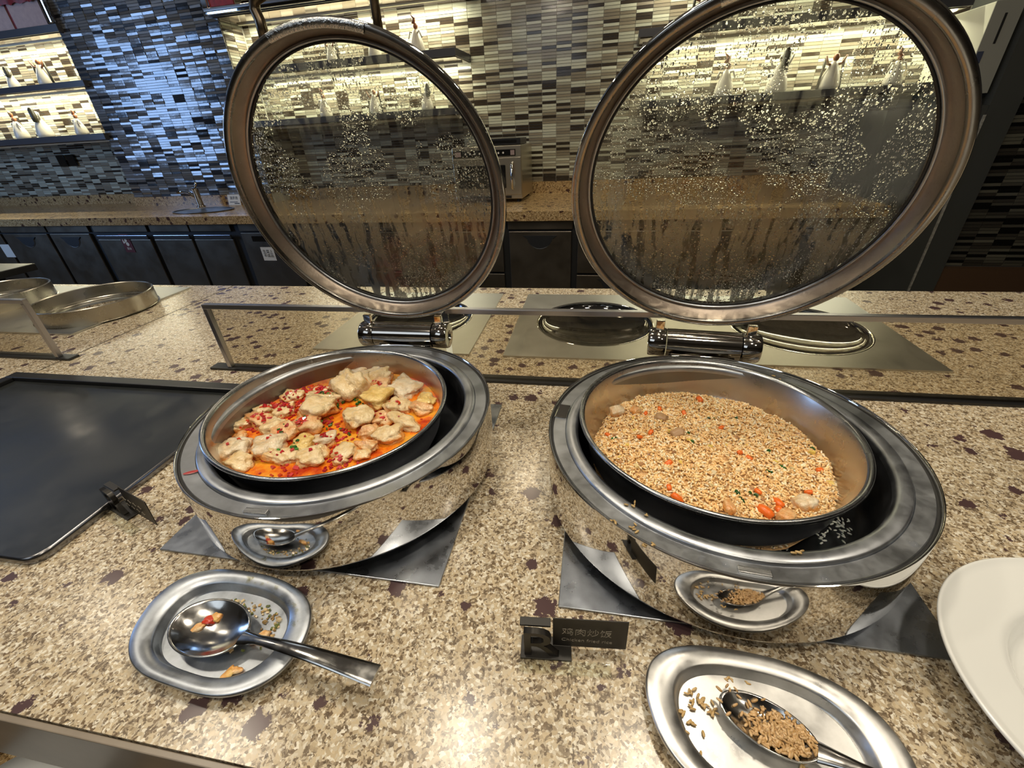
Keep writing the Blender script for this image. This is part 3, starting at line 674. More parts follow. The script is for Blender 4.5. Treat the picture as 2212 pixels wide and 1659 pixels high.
# ================================================================== CHAFERS
def chafer(cx, cy, rz, label, lid_loc, lid_tilt, seed, lidrz, bodyname):
    r = empty('chafing_dish', (cx, cy, .0035), rz, label, 'chafing dish')
    Z = T(0, 0, -.0035)
    N_ = 160
    MB().lathe([(.0, .005), (.178, .005), (.180, .007), (.180, .022), (.0, .022)], 96, Z).build('foot_ring', CABK, r)
    MB().lathe([(.178, .0205), (.206, .0195), (.2092, .0215), (.2102, .025), (.2098, .06), (.2100, .1045), (.2096, .1062), (.2088, .1064), (.2076, .1055), (.2072, .1015)], N_, Z).build('polished_body', MIRROR, r, smooth=True, sharp=50)
    MB().lathe([(.2072, .1015), (.2060, .1022), (.2046, .1012)], N_, Z).build('black_seal', GASKET, r, smooth=True)
    MB().lathe([(.2046, .1012), (.2036, .1028), (.1885, .1020), (.1880, .1005)], N_, Z).build('flat_rim', RING, r, smooth=True, sharp=40)
    MB().lathe([(.1880, .1005), (.1872, .1040), (.1855, .1052), (.1765, .1052), (.1735, .1040), (.1722, .1005), (.1715, .096)], N_, Z).build('water_pan_rim', RING, r, smooth=True, sharp=50)
    MB().lathe([(.1715, .096), (.170, .045), (.160, .030), (0, .030)], N_, Z).build('water_pan', DARKM, r, smooth=True, sharp=60)
    a0 = math.atan2(.2626 - cy, -.3384 - cx) - rz if cx < 0 else math.atan2(.2552 - cy, .149 - cx) - rz
    MB().box(-.0135, .0135, -.0035, .0035, .102, .1055, Z @ RZ(a0 + PI / 2) @ T(0, -.1985, 0), bev=.0008).build('catch', BRUSH, r)
    a1 = PI * .985
    MB().box(-.016, .016, -.008, .008, .1018, .1042, Z @ RZ(a1 + PI / 2) @ T(0, -.1965, 0), bev=.001).build('stop_pad', MIRROR, r)
    # hinge
    H = Z @ T(0, .2370, .114)
    MB().lathe([(.0, -.057), (.0240, -.057), (.0240, .057), (.0, .057)], 40, H @ RY(PI / 2)).build('hinge_barrel', CHROME, r, smooth=True, sharp=40)
    for sgn in (-1, 1):
        MB().lathe([(.0, .0585), (.0232, .0585), (.0240, .0595), (.0240, .084), (.0225, .0865), (.010, .087), (.008, .084), (0, .084)], 40, H @ RY(PI / 2 * sgn)).build('hinge_cap', CHROME, r, smooth=True, sharp=40)
        MB().box(sgn * .070 - .007, sgn * .070 + .007, -.005, .003, .018, .040, H @ T(0, 0, 0), bev=.001).build('lid_arm', MIRROR, r)
    MB().box(-.052, .052, .2102, .226, .052, .094, Z, bev=.002).build('hinge_bracket', CHROME, r)
    # lid
    # local lid frame: +z = outside of the lid, origin = centre of the opening circle
    Ml = Z @ T(*lid_loc) @ RZ(lidrz) @ RX(-(PI / 2 - lid_tilt))
    lid = bpy.data.objects.new('lid', None)
    body = MB().lathe([(.2050, .0012), (.2138, -.0005), (.2155, .0010), (.2160, .004), (.2150, .0085), (.2120, .018), (.2020, .029), (.1930, .0315), (.1900, .0310)], N_).build('lid', MIRROR, r, smooth=True, mtx=Ml)
    MB().lathe([(.2050, .0012), (.2042, .0030), (.2100, .0012)], N_).build('lid_lip', LIDR, body, smooth=True) if False else None
    MB().lathe([(.2138, -.0006), (.2120, -.0016), (.2062, -.0010), (.2050, .0012), (.2046, .0038)], N_).build('lid_flange', LIDR, body, smooth=True)
    MB().lathe([(.2046, .0038), (.2038, .0085), (.2000, .0180), (.1972, .0220), (.1960, .0228)], N_).build('lid_inner_wall', LIDB, body, smooth=True)
    MB().lathe([(.1960, .0228), (.1952, .0205), (.1938, .0196), (.1924, .0205), (.1916, .0232)], N_).build('glass_retainer', RING, body, smooth=True)
    MB().lathe([(.1916, .0232), (.1908, .0222), (.1892, .0232), (.1888, .0240)], N_).build('glass_seal', GASKET, body, smooth=True)
    g = bmesh.new()
    rings = []
    me = bpy.data.meshes.new('lid_glass'); n = 96
    vs_ = [(.1895 * math.cos(2 * PI * i / n), .1895 * math.sin(2 * PI * i / n), .0245) for i in range(n)] + [(.1895 * math.cos(2 * PI * i / n), .1895 * math.sin(2 * PI * i / n), .0285) for i in range(n)]
    me.from_pydata(vs_, [], [tuple(range(n))[::-1], tuple(range(n, 2 * n))] + [(i, (i + 1) % n, n + (i + 1) % n, n + i) for i in range(n)])
    me.materials.append(condensation('condensation', seed)); me.materials.append(CLEARG)
    for i, p in enumerate(me.polygons): p.material_index = 0 if i == 0 else 1
    link('lid_glass', me, None, body)
    # wet clip at the foot of the lid
    n = 24; P = []
    for rad, z in ((.2150, -.0012), (.2128, -.0030), (.2058, -.0030), (.2042, -.0004)):
        P.append([(rad * math.cos(-PI / 2 + (i / n - .5) * .62), rad * math.sin(-PI / 2 + (i / n - .5) * .62), z) for i in range(n + 1)])
    MB().loft(P, loop=False).build('hinge_clip', simple('wet_clip_steel', (.60, .60, .58), .2, 1, bump=.8, bscale=400), body, smooth=True)
    # droplets on the inner wall
    mb = MB()
    for _ in range(230):
        q = random.random(); a = random.uniform(0, 2 * PI)
        rad = .2030 - q * .004; z = .009 + q * .010
        s_ = random.choice((.0006, .0008, .0008, .0011, .0015))
        mb.lathe([(s_, 0), (s_ * .8, s_ * .45), (0, s_ * .7)], 6, T(rad * math.cos(a), rad * math.sin(a), z) @ RZ(a) @ RY(-PI / 2 - .35))
    o = mb.build('water_droplets', clear_mat('water', (1, 1, 1)), body, smooth=True); o['kind'] = 'stuff'
    return r
chafer(-.3423, .4667, .007, 'round steel chafing dish of chilli chicken on the left with open glass lid', (0.0, .1912, .3568), .2185, 3.1, .0, 'L')
chafer(.1644, .4605, -.104, 'round steel chafing dish of fried rice on the right with open glass lid', (0.0, .1670, .3486), .3552, 8.7, -.017, 'R')

def food_pan(cx, cy, nx, label):
    r = empty('food_pan', (cx, cy, .110), 0, label, 'food pan')
    r.rotation_euler = (0, nx, 0)
    MB().lathe([(.1600, -.0015), (.1612, .0005), (.1640, .0030), (.1665, .0018), (.1672, -.0010), (.1660, -.0042), (.1635, -.0050)], 160).build('rolled_rim', PANR, r, smooth=True)
    MB().lathe([(.1600, -.0015), (.1585, -.006), (.1530, -.030), (.1500, -.046), (.1440, -.058), (.130, -.0635), (0, -.0645)], 160).build('pan_inside', PANM, r, smooth=True)
    MB().lathe([(.1635, -.0050), (.1605, -.008), (.1550, -.031), (.1520, -.048), (.1450, -.062), (.130, -.0675), (0, -.0685)], 160).build('pan_outside', PANO, r, smooth=True)
    return r
PL = food_pan(-.3660, .4736, .045, 'round steel pan of chicken in chilli oil, set in the left chafing dish')
PR = food_pan(.1603, .4786, .024, 'round steel pan of fried rice, set in the right chafing dish')

# ================================================================== STEW
m, t, b = nt('chilli_oil'); L = t.links.new
nz = N(t, 'ShaderNodeTexNoise', inp={'Scale': 26, 'Detail': 6, 'Roughness': .6}); L(coords(t), nz.inputs['Vector'])
L(ramp(t, nz.outputs[0], [(.34, (.45, .03, .004)), (.43, (.66, .10, .006)), (.50, (.80, .22, .012)), (.58, (.80, .36, .03)), (.68, (.66, .36, .06))]), b.inputs['Base Color'])
b.inputs['Roughness'].default_value = .10; b.inputs['Coat Weight'].default_value = .5
bp = N(t, 'ShaderNodeBump', inp={'Strength': .6, 'Distance': .003}); n2 = N(t, 'ShaderNodeTexNoise', inp={'Scale': 110, 'Detail': 3}); L(coords(t), n2.inputs['Vector']); L(n2.outputs[0], bp.inputs['Height']); L(bp.outputs[0], b.inputs['Normal'])
OIL = m
SZ = .0725
o = MB().lathe([(.1528, 0), (.149, .0006), (.08, .0002), (0, 0)], 96, T(-.3665, .4735, SZ)).build('chilli_broth', OIL, smooth=True)
tag(o, 'orange chilli oil broth filling the left pan', 'broth', kind='stuff')
def meat_mat(name, c1, c2, rough=.32, sc=60):
    m, t, b = nt(name); L = t.links.new
    nz = N(t, 'ShaderNodeTexNoise', inp={'Scale': sc, 'Detail': 6, 'Roughness': .6}); L(coords(t), nz.inputs['Vector'])
    cc = ramp(t, nz.outputs[0], [(.36, c1), (.62, c2)])
    tc = N(t, 'ShaderNodeTexCoord'); sz_ = N(t, 'ShaderNodeSeparateXYZ'); L(tc.outputs['Object'], sz_.inputs[0])
    n3 = N(t, 'ShaderNodeTexNoise', inp={'Scale': 95, 'Detail': 3}); L(coords(t), n3.inputs['Vector'])
    ma = N(t, 'ShaderNodeMath', operation='MULTIPLY_ADD'); L(n3.outputs[0], ma.inputs[0]); ma.inputs[1].default_value = .020; L(sz_.outputs[2], ma.inputs[2])
    st = ramp(t, ma.outputs[0], [(.0085, (1, 1, 1)), (.0135, (0, 0, 0))])
    ms = N(t, 'ShaderNodeMixRGB'); L(st, ms.inputs[0]); L(cc, ms.inputs[1]); ms.inputs[2].default_value = (.78, .33, .07, 1)
    L(ms.outputs[0], b.inputs['Base Color'])
    b.inputs['Roughness'].default_value = rough; b.inputs['Coat Weight'].default_value = .9; b.inputs['Coat Roughness'].default_value = .08
    b.inputs['Subsurface Weight'].default_value = .12; b.inputs['Subsurface Radius'].default_value = (.006, .003, .0015); b.inputs['Subsurface Scale'].default_value = .5
    bp = N(t, 'ShaderNodeBump', inp={'Strength': .9, 'Distance': .003}); n2 = N(t, 'ShaderNodeTexNoise', inp={'Scale': 170, 'Detail': 4}); L(coords(t), n2.inputs['Vector']); L(n2.outputs[0], bp.inputs['Height']); L(bp.outputs[0], b.inputs['Normal']); L(bp.outputs[0], b.inputs['Coat Normal'])
    return m
MEAT = [meat_mat('poached_chicken', (.66, .45, .19), (.80, .64, .38)), meat_mat('stained_chicken', (.66, .28, .08), (.76, .52, .26)), meat_mat('white_chicken', (.66, .46, .24), (.80, .70, .52)), meat_mat('golden_chicken', (.62, .38, .08), (.78, .57, .20))]
def blob(seed, sx, sy, sz, sub=3, boxy=.0, lump=.30):
    b = bmesh.new(); bmesh.ops.create_icosphere(b, subdivisions=sub, radius=1)
    off = Vector((seed * 3.7, seed * 1.3, seed * 2.1))
    for v in b.verts:
        p = v.co.copy()
        if boxy:
            mx = max(abs(p.x), abs(p.y), abs(p.z)); p = p.lerp(p / mx, boxy)
        d = 1 + lump * noise.noise(p * 1.2 + off) + lump * .38 * noise.noise(p * 3.0 + off) + lump * .20 * noise.noise(p * 7 + off) + lump * .08 * noise.noise(p * 16 + off)
        v.co = Vector((p.x * sx * d, p.y * sy * d, p.z * sz * d))
    me = bpy.data.meshes.new('blob'); b.to_mesh(me); b.free(); me.shade_smooth(); return me
CH = [(-0.465, 0.382, 0.036, 0.043), (-0.441, 0.358, 0.033, 0.025), (-0.502, 0.436, 0.027, 0.029), (-0.472, 0.445, 0.048, 0.029), (-0.455, 0.478, 0.027, 0.032), (-0.488, 0.472, 0.027, 0.028), (-0.42, 0.392, 0.036, 0.043), (-0.395, 0.374, 0.038, 0.022), (-0.374, 0.404, 0.028, 0.034), (-0.349, 0.38, 0.034, 0.034), (-0.378, 0.383, 0.024, 0.029), (-0.446, 0.434, 0.033, 0.034), (-0.419, 0.426, 0.033, 0.032), (-0.396, 0.445, 0.04, 0.036), (-0.401, 0.481, 0.052, 0.046), (-0.43, 0.535, 0.023, 0.027), (-0.47, 0.518, 0.032, 0.03), (-0.411, 0.511, 0.054, 0.032), (-0.38, 0.547, 0.051, 0.061), (-0.375, 0.576, 0.035, 0.042), (-0.399, 0.609, 0.02, 0.024), (-0.355, 0.589, 0.045, 0.04), (-0.338, 0.561, 0.037, 0.037), (-0.322, 0.519, 0.039, 0.047), (-0.283, 0.505, 0.034, 0.041), (-0.292, 0.557, 0.042, 0.051), (-0.244, 0.527, 0.026, 0.031), (-0.245, 0.506, 0.03, 0.027), (-0.293, 0.472, 0.03, 0.026), (-0.256, 0.468, 0.044, 0.025), (-0.326, 0.466, 0.035, 0.042), (-0.298, 0.44, 0.03, 0.024), (-0.268, 0.435, 0.04, 0.036), (-0.287, 0.412, 0.03, 0.017), (-0.312, 0.397, 0.03, 0.029), (-0.285, 0.394, 0.018, 0.021), (-0.308, 0.379, 0.017, 0.016), (-0.352, 0.414, 0.027, 0.032), (-0.483, 0.413, 0.018, 0.015)]
CH = [(x * 1.018, y * 1.018, a, b_) for x, y, a, b_ in CH]
CHL = ['large lumpy white chicken piece at the lower left of the stew', 'flat chicken piece touching the front left rim', 'chicken piece at the far left edge of the stew', 'long pale chicken strip left of centre', 'knobbly chicken piece above the long strip at the left',
 'chicken piece under red chilli at the upper left', 'folded grey-white chicken piece right of the lumpy corner piece', 'long silvery-skinned chicken piece near the front rim', 'rounded golden chicken piece at the front centre', 'plump chicken piece lowest at the front centre',
 'small chicken piece wedged between the two front centre pieces', 'chicken piece with red chilli and herbs left of centre', 'flat chicken piece sprinkled with chilli left of centre', 'pale pink chicken piece in the middle covered in chilli', 'wide chicken piece with burnt spot at the centre',
 'small chicken piece at the upper middle beside the herbs', 'narrow chicken piece near the upper left chilli heap', 'long chicken piece under the green herbs', 'big upright chicken slab standing out at the upper centre', 'chicken piece right behind the upright slab', 'small translucent cube at the far rear of the stew',
 'pointed chicken piece at the rear right', 'chicken piece in front of the pointed rear piece', 'crinkled yellow chicken piece right of the upright slab', 'crumbly chicken piece right of centre', 'large square chicken piece at the rear right of the stew', 'yellow skinned chicken piece at the right rim',
 'chicken piece half sunk in oil at the right rim', 'smooth chicken piece sunk in orange oil right of centre', 'long slender chicken piece near the right rim', 'round chicken mound with one red dice right of centre', 'half sunk chicken piece below the round mound', 'large chicken piece with dark speck at the lower right',
 'thin chicken piece at the lower right rim', 'chicken piece with red dice near the lower right rim', 'small round chicken piece beside the lower right rim', 'tiny chicken scrap nearest the front rim', 'pinkish chicken piece behind the front centre pieces', 'little chicken scrap in oil at the left']
for k, (x, y, wx, wy) in enumerate(CH):
    big = (wx + wy) / 2
    h = big * .30
    boxy = .55 if k in (20, 25, 18) else .25
    me = blob(k + 1, wx * .57, wy * .50, h, 4 if big > .022 else 3, boxy, .46)
    mi = 2 if k in (0, 6, 25, 37, 20) else (3 if k in (23, 26, 8) else (1 if k in (3, 12, 13, 22, 28, 31, 27, 33, 38) else 0))
    o = link('chicken_piece', me, MEAT[mi])
    o.location = (x, y, SZ + h * .38 + (.006 if k in (18, 14, 23, 30) else .001))
    o.rotation_euler = (random.uniform(-.2, .2), random.uniform(-.2, .2), random.uniform(-.5, .5))
    if k == 18: o.rotation_euler = (.35, .35, -.5); o.scale = (1.0, .72, 1.25)
    if k == 25: o.scale = (1, .9, .8)
    tag(o, CHL[k], 'chicken', 'chicken pieces in the chilli stew')
# chilli and herb bits
BITM = attr_mat('wet_vegetable_bits', .18, coat=.4)
def scatter_bits(name, n, fn, size, cols, label, cat, flat=.5, mat=None, parent=None):
    V, Fc, C = [], [], []
    base = [(-1, -1, -1), (1, -1, -1), (1, 1, -1), (-1, 1, -1), (-.8, -.8, 1), (.8, -.8, 1), (.8, .8, 1), (-.8, .8, 1)]
    fs = [(3, 2, 1, 0), (4, 5, 6, 7), (0, 1, 5, 4), (1, 2, 6, 5), (2, 3, 7, 6), (3, 0, 4, 7)]
    for _ in range(n):
        p = fn()
        if p is None: continue
        s_ = random.uniform(*size); sx = s_ * random.uniform(.7, 1.5); sy = s_ * random.uniform(.6, 1.1); sz = s_ * flat
        R = Matrix.Rotation(random.uniform(0, 2 * PI), 3, 'Z') @ Matrix.Rotation(random.uniform(-.6, .6), 3, 'X')
        b0 = len(V)
        for q in base:
            v = R @ Vector((q[0] * sx * random.uniform(.7, 1.1), q[1] * sy * random.uniform(.7, 1.1), q[2] * sz)); V.append((p[0] + v.x, p[1] + v.y, p[2] + v.z))
        Fc += [tuple(b0 + i for i in f) for f in fs]
        c = random.choice(cols); f = random.uniform(.8, 1.2); C += [tuple(min(1, q * f) for q in c)] * 6
    me = bpy.data.meshes.new(name); me.from_pydata(V, [], Fc); paint(me, C)
    o = link(name, me, mat or BITM, parent)
    if parent is None: tag(o, label, cat, kind='stuff')
    else: o['kind'] = 'stuff'
    return o
def stew_h(x, y):
    z = SZ
    for (cx, cy, wx, wy) in CH:
        d = ((x - cx) / (wx * .5)) ** 2 + ((y - cy) / (wy * .45)) ** 2
        if d < 1: z = max(z, SZ + (wx + wy) / 2 * .36 * math.sqrt(1 - d) + .002)
    return z
CHILI = [(-.47, .50, .04, 40), (-.44, .53, .035, 40), (-.425, .46, .02, 10), (-.40, .455, .018, 14), (-.49, .45, .03, 12), (-.46, .55, .03, 10), (-.43, .415, .02, 10), (-.355, .495, .018, 8), (-.31, .385, .025, 8), (-.35, .43, .03, 6), (-.28, .49, .03, 5), (-.37, .36, .03, 6), (-.34, .575, .02, 4), (-.4, .40, .06, 10), (-.37, .48, .13, 26)]
pool = [c for c in CHILI for _ in range(c[3])]
def chp():
    c = random.choice(pool); x = random.gauss(c[0], c[2] * .5); y = random.gauss(c[1], c[2] * .4)
    if math.hypot(x + .3665, y - .4735) > .146: return None
    return (x, y, stew_h(x, y) + .0012)
scatter_bits('chopped_chilli', 950, chp, (.0013, .0036), [(.45, .015, .012), (.38, .012, .02), (.58, .05, .012), (.50, .05, .05)], 'chopped red chilli scattered over the stew', 'chilli', .38)
hp = [(-.40, .535), (-.415, .52), (-.395, .515), (-.405, .545), (-.39, .50), (-.345, .50), (-.335, .48), (-.34, .465), (-.44, .43), (-.39, .40), (-.36, .53), (-.35, .55), (-.42, .50), (-.30, .53), (-.42, .455), (-.375, .455)]
def hb():
    c = random.choice(hp); x = random.gauss(c[0], .007); y = random.gauss(c[1], .007); return (x, y, stew_h(x, y) + .0022)
scatter_bits('chopped_herbs', 150, hb, (.0013, .0026), [(.03, .14, .02), (.06, .22, .04), (.02, .09, .015)], 'chopped green spring onion on the stew', 'herbs')

# ================================================================== RICE
def rice_h(x, y):
    dx, dy = x - .1603, y - .4786; r = math.hypot(dx, dy)
    h = .0655 + .012 * (1 - (r / .145) ** 2) + .006 * noise.noise(Vector((x * 22, y * 22, 1.3))) + .0045 * noise.noise(Vector((x * 75, y * 75, 4)))
    return h - max(0, r - .136) * 1.2
m_rb = simple('rice_under', (.66, .41, .18), .6, var=.3, vscale=160)
mb = MB(); ringp = []
for k in range(0, 31):
    r_ = .148 * k / 30
    if k == 0: ringp.append([(.1603, .4786)] * 90)
    else: ringp.append([(.1603 + r_ * math.cos(2 * PI * i / 90), .4786 + r_ * math.sin(2 * PI * i / 90)) for i in range(90)])
mb.loft([[(x, y, rice_h(x, y) - .0022) for x, y in R] for R in ringp]); bmesh.ops.remove_doubles(mb.b, verts=mb.b.verts, dist=1e-6)
o = mb.build('fried_rice', m_rb, smooth=True); tag(o, 'heap of golden fried rice filling the right pan', 'rice', kind='stuff')
def grain_template(seg=6, rings=4, L_=.0027, R_=.00115):
    V = [(-L_, 0, 0)]
    for i in range(1, rings):
        a = PI * i / rings; x = -L_ * math.cos(a); r_ = R_ * math.sin(a) ** .8
        for k in range(seg): V.append((x, r_ * math.cos(2 * PI * k / seg), r_ * math.sin(2 * PI * k / seg)))
    V.append((L_, 0, 0)); F = []
    for k in range(seg): F.append((0, 1 + (k + 1) % seg, 1 + k))
    for i in range(rings - 2):
        for k in range(seg):
            a = 1 + i * seg + k; b_ = 1 + i * seg + (k + 1) % seg; F.append((a, b_, b_ + seg, a + seg))
    e = len(V) - 1; s0 = 1 + (rings - 2) * seg
    for k in range(seg): F.append((s0 + k, s0 + (k + 1) % seg, e))
    return np.array(V), F
GV, GF = grain_template()
RICEM = attr_mat('cooked_rice', .30, coat=.25, sss=.15)
RCOL = [(.90, .60, .28), (.92, .66, .34), (.84, .53, .22), (.94, .74, .44), (.70, .42, .16), (.92, .63, .29), (.95, .83, .60)]
def grains(name, pts, label=None, cat=None, parent=None, cols=RCOL, tilt=.45, sc=1.0):
    n = len(pts); V = np.zeros((n, len(GV), 3)); C = []
    for i, p in enumerate(pts):
        R = Matrix.Rotation(random.uniform(0, 2 * PI), 3, 'Z') @ Matrix.Rotation(random.gauss(0, tilt), 3, 'Y')
        A = np.array(R); s_ = random.uniform(.8, 1.15) * sc
        V[i] = (GV * s_) @ A.T + np.array(p)
        c = random.choice(cols); f = random.uniform(.88, 1.12); C.append(tuple(min(1, q * f) for q in c))
    nf = len(GF); k = len(GV)
    F = [tuple(i * k + q for q in f) for i in range(n) for f in GF]
    me = bpy.data.meshes.new(name); me.from_pydata(V.reshape(-1, 3).tolist(), [], F); paint(me, np.repeat(np.array(C), nf, axis=0))
    me.shade_smooth()
    o = link(name, me, RICEM, parent)
    o['kind'] = 'stuff'
    if label: tag(o, label, cat)
    return o
pts = []
for _ in range(17000):
    a = random.uniform(0, 2 * PI); r_ = .1475 * math.sqrt(random.random())
    x, y = .1603 + r_ * math.cos(a), .4786 + r_ * math.sin(a)
    pts.append((x, y, rice_h(x, y) + random.uniform(-.0018, .0016)))
rg = grains('rice_grains', pts, parent=None); tag(rg, 'loose grains on top of the fried rice heap', 'rice')
ORG = attr_mat('carrot_orange', .3, coat=.2)
CARM = simple('carrot', (.80, .15, .012), .3, coat=.2)
CAR = [(0.172, 0.588), (0.089, 0.546), (0.109, 0.552), (0.141, 0.541), (0.033, 0.49), (0.09, 0.491), (0.075, 0.482), (0.104, 0.426), (0.194, 0.457), (0.203, 0.45), (0.184, 0.509), (0.108, 0.376), (0.199, 0.37), (0.217, 0.385), (0.214, 0.372), (0.252, 0.401), (0.281, 0.444), (0.199, 0.397), (0.1, 0.387)]
CARL = ['carrot dice at the rear top of the rice', 'carrot dice at the rear left next to a pale chicken bit', 'second carrot dice at the rear left of the rice', 'carrot dice at the rear middle of the rice', 'carrot dice at the left edge of the rice', 'small carrot bit left of the rice centre', 'tiny dark carrot bit left of centre',
 'squarish carrot dice at the lower left of the rice', 'left one of two neighbouring carrot dice right of centre', 'right one of two neighbouring carrot dice right of centre', 'small pinkish carrot bit near the rice centre', 'long carrot piece by the front left rim of the pan', 'largest carrot piece, at the front rim of the rice pan',
 'carrot piece just behind the largest one', 'carrot piece right of the largest one', 'carrot dice beside the chicken cube at the front right', 'carrot dice at the right edge of the rice', 'small carrot bit at the front centre of the rice', 'small carrot bit behind the long front left piece']
for k, (x, y) in enumerate(CAR):
    s_ = {11: .0062, 12: .0075, 13: .0055, 14: .005, 7: .0046, 0: .005}.get(k, .0036)
    me = blob(k + 60, s_ * 1.15, s_ * .75, s_ * .6, 2, .85, .12)
    o = link('carrot_dice', me, CARM); o.location = (x, y, rice_h(x, y) + .0018); o.rotation_euler = (random.uniform(-.5, .5), random.uniform(-.5, .5), random.uniform(0, 3))
    tag(o, CARL[k], 'carrot', 'carrot dice in the fried rice')
CUB = [(0.047, 0.54), (0.107, 0.522), (0.074, 0.546), (0.243, 0.384), (0.217, 0.364), (0.123, 0.485), (0.16, 0.366)]
CUBL = ['pale chicken cube at the left rear edge of the rice', 'brown chicken bit left of the rice centre', 'yellowish chicken bit at the rear left of the rice', 'large pale chicken cube at the front right of the rice', 'chicken piece at the very front of the rice', 'flat brown chicken bit near the rice centre', 'onion-like pale bit at the front centre of the rice']
for k, (x, y) in enumerate(CUB):
    s_ = (.0095, .008, .0075, .0115, .009, .008, .007)[k]
    me = blob(k + 90, s_ * 1.1, s_ * .85, s_ * .7, 3, .6, .25)
    o = link('chicken_cube', me, MEAT[1 if k not in (0, 3) else 2] if k not in (1, 5) else simple('browned_chicken', (.42, .25, .12), .4)); o.location = (x, y, rice_h(x, y) + .002 + (.004 if k == 0 else 0)); o.rotation_euler = (random.uniform(-.4, .4), random.uniform(-.4, .4), random.uniform(0, 3))
    tag(o, CUBL[k], 'chicken', 'chicken bits in the fried rice')
GRN = [(0.176, 0.533), (0.21, 0.535), (0.041, 0.476), (0.137, 0.472), (0.233, 0.469), (0.221, 0.432), (0.24, 0.441), (0.175, 0.391), (0.189, 0.394), (0.196, 0.388), (0.177, 0.381), (0.29, 0.482), (0.137, .49)]
it = iter(GRN * 2)
def gp():
    x, y = next(it); x += random.gauss(0, .0015); y += random.gauss(0, .0015); return (x, y, rice_h(x, y) + .0022)
scatter_bits('spring_onion', 26, gp, (.0012, .0026), [(.03, .11, .02), (.02, .07, .015)], 'green spring onion bits on the fried rice', 'herbs')
scatter_bits('egg_bits', 90, lambda: (lambda a, r_: (.1603 + r_ * math.cos(a), .4786 + r_ * math.sin(a), rice_h(.1603 + r_ * math.cos(a), .4786 + r_ * math.sin(a)) + .0008))(random.uniform(0, 2 * PI), .14 * math.sqrt(random.random())), (.0012, .0035), [(.72, .52, .12), (.78, .64, .40), (.42, .22, .10), (.75, .60, .3)], 'egg and onion crumbs in the fried rice', 'egg')
# grains left on the metal
def near(c, k, s): return [(c[0] + random.gauss(0, s), c[1] + random.gauss(0, s)) for _ in range(k)]
rg_pts = []
for c, k in (((.052, .326), 4), ((.063, .310), 2), ((.033, .303), 3), ((.053, .298), 4), ((.049, .289), 1), ((.061, .281), 2), ((.067, .279), 2), ((.191, .2885), 3), ((-.007, .344), 1), ((.28, .60), 1), ((.27, .615), 1)):
    rg_pts += near(c, k, .0028)
P = []
for x, y in rg_pts:
    r_ = math.hypot(x - .1644, y - .4605); P.append((x, y, .1068 if r_ < .1875 else .1040))
grains('spilled_rice', P, 'rice grains spilled on the rim of the right chafing dish', 'rice', cols=[(.42, .28, .11), (.50, .34, .14)], tilt=.05)
P = []
for c in ((.289, .398), (.295, .391), (.265, .378), (.265, .372), (.262, .382), (.293, .382), (.214, .353), (.285, .385), (.300, .40)):
    P += [(x, y, .0335) for x, y in near(c, 6, .005)]
grains('wet_rice', P, 'white soaked rice grains in the water pan of the right chafing dish', 'rice', cols=[(.55, .58, .52), (.7, .72, .66)], tilt=.1)
# red smear on left rim
o = MB().lathe([(0, .0004), (.006, .0003), (.009, 0)], 16, T(-.463, .3149, .1036) @ RZ(.5), sx=1.0, sy=.33).build('sauce_smear', simple('red_smear', (.35, .03, .03), .3)); tag(o, 'small red sauce smear on the left chafing dish rim', 'sauce', kind='stuff')
mb = MB()
for x, y, s_ in ((.128, .268, .0035), (.112, .281, .0038), (.109, .271, .0035), (.205, .265, .0038), (.296, .312, .004), (.212, .284, .003)):
    r_ = math.hypot(x - .1644, y - .4605)
    mb.lathe([(s_, 0), (s_ * .85, s_ * .25), (s_ * .4, s_ * .42), (0, s_ * .45)], 16, T(x, y, .1053 if r_ < .1875 else .1025))
o = mb.build('water_drops', clear_mat('water_drop', (.97, .98, 1)), smooth=True); tag(o, 'clear water drops on the right chafing dish rim', 'water', kind='stuff')

# ================================================================== DISHES AND SPOONS
def sup(a, b, e, n=96, sk=0):
    P = []
    for i in range(n):
        t_ = 2 * PI * i / n; c, s_ = math.cos(t_), math.sin(t_)
        x = a * math.copysign(abs(c) ** (2 / e), c); y = b * math.copysign(abs(s_) ** (2 / e), s_)
        P.append((x + sk * y, y))
    return P
OUT = [(-.07, -.037), (-.082, -.023), (-.09, -.002), (-.093, .022), (-.083, .045), (-.057, .057), (-.009, .059), (.042, .053), (.067, .044), (.085, .03), (.093, .014), (.096, -.01), (.091, -.032), (.076, -.048), (.054, -.058), (.031, -.059), (-.001, -.056), (-.029, -.054), (-.05, -.049)]
_a = np.array([math.atan2(y / .6, x) for x, y in OUT]); _r = np.array([math.hypot(x, y / .6) for x, y in OUT]); _o = np.argsort(_a); _a = _a[_o]; _r = _r[_o]
def dish_outline(n=120):
    t_ = np.linspace(-PI, PI, n, endpoint=False); r_ = np.interp(t_, _a, _r, period=2 * PI)
    for _ in range(3): r_ = (np.roll(r_, 2) + np.roll(r_, 1) + r_ + np.roll(r_, -1) + np.roll(r_, -2)) / 5
    return [(float(q * math.cos(u)), float(q * math.sin(u) * .6)) for u, q in zip(t_, r_)]
DO = dish_outline()
